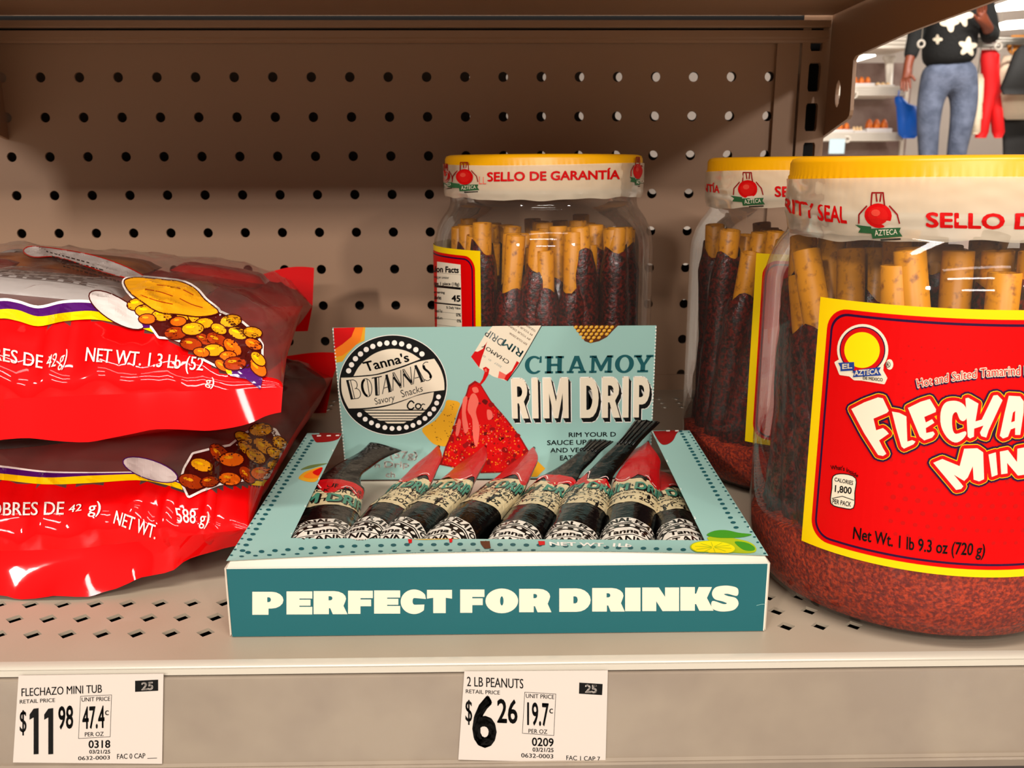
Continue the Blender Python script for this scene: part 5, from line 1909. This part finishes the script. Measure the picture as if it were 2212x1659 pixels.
goods(1796, 264, 1846, 286, 'bake_orange', 'pale orange buns on the lowest visible board, at its left end')
goods(1872, 256, 1930, 286, 'bake_orange', 'deep orange buns on the lowest visible board, near the blue bag')
goods(1846, 272, 1872, 286, 'bake_pale', 'cream buns on the lowest visible board, between two orange trays', dy=30)
goods(1844, 164, 1892, 186, 'bake_orange', 'dark orange buns on the board above, at its left')
goods(1896, 176, 1934, 186, 'bake_pale', 'flat pale buns on the board above, in the middle')
mb = MB()
loft(mb, [(120, 1908, 1934), (128, 1906, 1936), (134, 1912, 1930), (184, 1914, 1928)], RY + 200, 60, 'rack_white')
p = at(1920, 186, RY + 200)
tag(mb.build('cup_dispenser', None, (p.x, p.y, p.z)), 'white column standing on the middle board of the rack', 'dispenser')
mb = MB()
loft(mb, [(208, 1934, 1948), (216, 1933, 1954), (224, 1934, 1962), (230, 1936, 1982), (260, 1938, 1985), (290, 1940, 1984), (299, 1950, 1976)], RY - 160, 90, 'bag_blue')
p = at(1960, 299, RY - 160)
mb.tube([at(1940, 210, RY - 160), at(1942, 200, RY - 100), at(1942, 196, RY + 1)], 5, 'bag_blue', 8)
tag(mb.build('shopping_bag', None, p), 'bright blue bag hanging at the end of the white rack', 'bag')
mb = MB()
pbox(mb, 1790, 300, 1826, 332, RY - 60, 6, 'sign_blue')
tag(mb.build('shelf_sign', None, at(1808, 332, RY - 60)), 'pale blue card hanging under the lowest board of the white rack', 'sign')
for k, (x, y) in enumerate(((1846, 205), (1830, 301))):  # white rings modelled for blurred ring-shaped highlights at the board edges
    mb = MB()
    p = at(x, y, RY - 20)
    ring = [p + Vector((22 * math.cos(t), 0, 22 * math.sin(t))) for t in [2 * math.pi * i / 16 for i in range(17)]]
    mb.tube(ring, 7, 'rack_white', 8, cap=False)
    tag(mb.build('edge_glint_ring', None, p), ('added white ring for a blurred highlight at the middle board of the rack', 'added white ring for a blurred highlight at the lowest visible board of the rack')[k], 'clip', 'highlight rings at the rack edges')
for k, (x, y) in enumerate(((1990, 95), (2157, 100))):  # rings and threads added to stand for out-of-focus highlights
    mb = MB()
    Y = 2600
    p = at(x, y, Y)
    ring = [p + Vector((10 * math.cos(t), 0, 10 * math.sin(t))) for t in [2 * math.pi * i / 16 for i in range(17)]]
    mb.tube(ring, 3.4, 'rack_white', 8, cap=False)
    mb.tube([p + Vector((0, 0, 10)), p + Vector((0, 0, 500)), p + Vector((0, 0, 900))], 0.8, 'rack_white', 6)
    tag(mb.build('hung_glint_ring', None, p), ('added white ring for a blurred highlight in front of the black sweater', 'added white ring for a blurred highlight beside the red trousers')[k], 'ring', 'highlight rings on added threads')

# the shopper in grey jeans
PY = 6500


def skin_body(name, chains, m, parent=None, lev=2):
    """chains: list of vertex lists [(point, radius)], a chain may start with an int = index of an existing vertex"""
    V, R_, E = [], [], []
    for ch in chains:
        prev = None
        for q in ch:
            if isinstance(q, int):
                prev = q; continue
            V.append(q[0]); R_.append(q[1])
            if prev is not None:
                E.append((prev, len(V) - 1))
            prev = len(V) - 1
    org = Vector(V[0])
    base = Vector(parent.location) / MM if parent else org
    me = bpy.data.meshes.new(name)
    me.from_pydata([(Vector(v) - base) * MM for v in V], E, [])
    o = bpy.data.objects.new(name, me)
    sc.collection.objects.link(o)
    if parent:
        o.parent = parent
    else:
        o.location = base * MM
    md = o.modifiers.new('skin', 'SKIN')
    md.use_smooth_shade = True
    for i, r in enumerate(R_):
        d = me.skin_vertices[0].data[i]
        d.radius = (r * MM, r * MM) if not isinstance(r, tuple) else (r[0] * MM, r[1] * MM)
        d.use_root = i == 0
    sb = o.modifiers.new('sub', 'SUBSURF'); sb.levels = lev; sb.render_levels = lev
    me.materials.append(MATS[m])
    return o


P = lambda x, y, dy=0: at(x, y, PY + dy)
zf = FLOOR
ankL, ankR = P(2006, 400), P(2066, 400)
ankL.z = ankR.z = FLOOR + 75


def hand(pt_, d, side, idx):
    """short finger chains from vertex idx: palm at pt_, pointing along d, spread along side"""
    out = []
    for k, (off, ln) in enumerate(((-28, 62), (-10, 76), (9, 74), (27, 56))):
        a0 = pt_ + d * 45 + side * off
        out.append([idx, (a0, 9), (a0 + d * ln * .55 + Vector((0, -6, 0)), 8.5), (a0 + d * ln + Vector((0, -18, 0)), 7)])
    out.append([idx, (pt_ + side * 40 + d * 12, 11), (pt_ + side * 58 + d * 46 + Vector((0, -10, 0)), 9)])
    return out


hipC, chest, neck = P(2048, 158), P(2056, 30), P(2066, -62)
hl, hr = P(1958, 162, -80), P(2122, 40, -260)
chains = [[(hipC, 80), (P(2050, 95), 95), (chest, 110), (neck, 55), (P(2068, -90, -15), 62), (P(2068, -125, -25), 92), (P(2068, -158, -10), 70)],   # 0-6
          [0, (P(2016, 172), 62), (P(2006, 275, -15), 50), (ankL, 40), (ankL + Vector((0, -60, -40)), 38), (ankL + Vector((0, -170, -48)), 26)],          # 7-11
          [0, (P(2082, 172), 62), (P(2076, 275, -25), 50), (ankR, 40), (ankR + Vector((0, -60, -40)), 38), (ankR + Vector((0, -170, -48)), 26)],          # 12-16
          [2, (P(2000, -12), 60), (P(1980, 75, 30), 46), (P(1962, 138, -50), 34), (hl, 30)],                                                              # 17-20
          [2, (P(2116, -12), 60), (P(2140, 82, -20), 48), (P(2132, 56, -200), 36), (hr, 32)]]                                                             # 21-24
chains += hand(hl, Vector((-.1, -.2, -1)).normalized(), Vector((.8, -.4, 0)).normalized(), 20)
chains += hand(hr, Vector((-.35, -.25, .9)).normalized(), Vector((-.8, 0, -.3)).normalized(), 24)
# face: nose, ears, brow
hd = P(2068, -125, -25)
chains += [[5, (hd + Vector((0, -96, -5)), 14)], [5, (hd + Vector((-90, 5, -5)), 16)], [5, (hd + Vector((90, 5, -5)), 16)]]
person = skin_body('person', chains, 'skin_brown')
tag(person, 'person in grey jeans and black sweater with cream flowers standing in the aisle', 'person')
skin_body('jeans', [[(P(2049, 122), 158), (P(2049, 150), 164), (P(2016, 182), 108), (P(2008, 225), 96), (P(2005, 275, -15), 82), (P(2005, 330), 72), (ankL + Vector((0, 0, 10)), 60)],
                    [1, (P(2082, 182), 110), (P(2084, 225), 100), (P(2076, 275, -25), 84), (P(2066, 330), 72), (ankR + Vector((0, 0, 10)), 60)]], 'jeans', person)
sw = skin_body('sweater', [[(P(2049, 150), 178), (P(2050, 112), 198), (P(2052, 70), 190), (P(2058, 20), 180), (P(2064, -30), 130), (P(2066, -52), 75)],
                           [3, (P(1998, -14), 84), (P(1980, 72, 30), 64), (P(1964, 132, -40), 48)],
                           [3, (P(2118, -14), 84), (P(2142, 84, -20), 68), (P(2134, 62, -170), 52)]], 'sweater_black', person)
hair = skin_body('hair', [[(hd + Vector((0, 40, 20)), 92), (hd + Vector((0, 10, 85)), 70)], [0, (hd + Vector((60, 45, -80)), 55), (hd + Vector((80, 35, -200)), 40)], [0, (hd + Vector((-60, 45, -80)), 55), (hd + Vector((-80, 35, -200)), 40)]], 'hair_black', person)
# flowers knitted into the sweater, thick patches on its front
dg = bpy.context.evaluated_depsgraph_get()
ev = sw.evaluated_get(dg)
m_ = ev.to_mesh()
mw = MB()
mw.v = [(Vector(v.co)) / MM + Vector(person.location) / MM for v in m_.vertices]
mw.f = [tuple(p.vertices) for p in m_.polygons]
ev.to_mesh_clear()
fm = skin_map(mw, 4.0)
mb = MB()
a = Art()


def flower(x, y, r, n, seed, rot=0.0):
    rs = random.Random(seed)
    pts = [(x + r * (1 + .3 * math.cos(n * t + rot)) * math.cos(t), y + r * 1.05 * (1 + .3 * math.cos(n * t + rot)) * math.sin(t)) for t in [2 * math.pi * i / 40 for i in range(40)]]
    a.poly(pts, 'flower_cream', 1)


flower(2052, 48, 16, 4, 1, .5); flower(2078, 33, 19, 5, 2); flower(2090, 101, 16, 5, 3, 1); flower(2026, 85, 8, 4, 4); flower(2034, 44, 8, 4, 5); flower(2062, 12, 14, 5, 6)
a.emit(mb, fm, 4)
o = mb.build('flower_patches', person, Vector(person.location) / MM)
o['label'] = 'cream knitted flowers'

# garments hanging on a rail at the far right
GY = 7000
root = thing('clothes_rail', (at(2170, 90, GY).x, GY, 1000), 'steel clothes rail hung from the ceiling above red, cream and black garments', 'clothes rail')
mb = MB()
RZ = at(2150, 94, GY).z
for k, gy in enumerate((-260, -120, 0, 130)):
    A_, B_ = at(2092, 92, GY + gy), at(2330, 92, GY + gy)
    mb.tube([(A_.x, GY + gy, RZ), (B_.x, GY + gy, RZ)], 12, 'metal_rail', 10)
for p in (A_, B_):
    mb.tube([(p.x, GY - 260, RZ), (p.x, GY + 130, RZ)], 12, 'metal_rail', 10)
part(mb, 'rail', root)
for p in (A_, B_):
    mb = MB()
    mb.tube([(p.x, GY - 60, RZ), (p.x, GY - 60, 3495)], 8, 'metal_rail', 8)
    part(mb, 'hanger_rod', root)


def garment(profs, Y, depth, m, nm, lab, hook):
    mb = MB()
    for p in profs:
        loft(mb, p, Y, depth, m)
    t = at(hook[0], hook[1], Y)
    mb.tube([(t.x, Y, min(t.z, RZ - 30)), (t.x, Y, RZ - 12)], 4, 'metal_rail', 6)
    c_ = at(profs[0][-1][1], profs[0][-1][0], Y)
    tag(mb.build(nm, None, c_), lab, 'garment', 'garments on the far rail')


garment([[(108, 2120, 2152), (118, 2118, 2158), (160, 2120, 2158), (200, 2120, 2162), (240, 2118, 2140), (285, 2108, 2134), (298, 2106, 2130)],
         [(190, 2136, 2160), (240, 2140, 2164), (285, 2144, 2168), (298, 2148, 2164)]], GY - 120, 110, 'cloth_red', 'red_trousers', 'bright red trousers hanging next to the jeans', (2140, 106))
garment([[(160, 2104, 2122), (172, 2102, 2124), (220, 2099, 2122), (225, 2101, 2120), (255, 2097, 2120), (260, 2098, 2117), (285, 2096, 2116), (290, 2100, 2112)]], GY - 260, 90, 'cloth_cream', 'padded_sleeve', 'narrow cream padded garment hanging before the red trousers', (2113, 158))
garment([[(98, 2205, 2300), (112, 2190, 2310), (150, 2176, 2312), (190, 2160, 2312), (204, 2166, 2310)]], GY - 260, 140, 'cloth_black', 'black_jacket', 'black jacket hanging at the right edge of the picture', (2240, 98))
garment([[(120, 2168, 2200), (140, 2160, 2200), (196, 2156, 2240), (240, 2160, 2245), (258, 2172, 2240)]], GY, 110, 'cloth_cream', 'cream_trousers', 'cream garment showing under and beside the black jacket', (2185, 118))
garment([[(76, 2186, 2216), (84, 2178, 2222), (108, 2176, 2222), (118, 2184, 2212)]], GY + 65, 80, 'cloth_tan', 'tan_scarf', 'orange tan scarf bundled above the black jacket', (2206, 78))
garment([[(250, 2168, 2260), (262, 2164, 2270), (320, 2166, 2272), (400, 2168, 2270)]], GY + 130, 100, 'cloth_black', 'black_trousers', 'black garment hanging low below the cream one', (2210, 250))
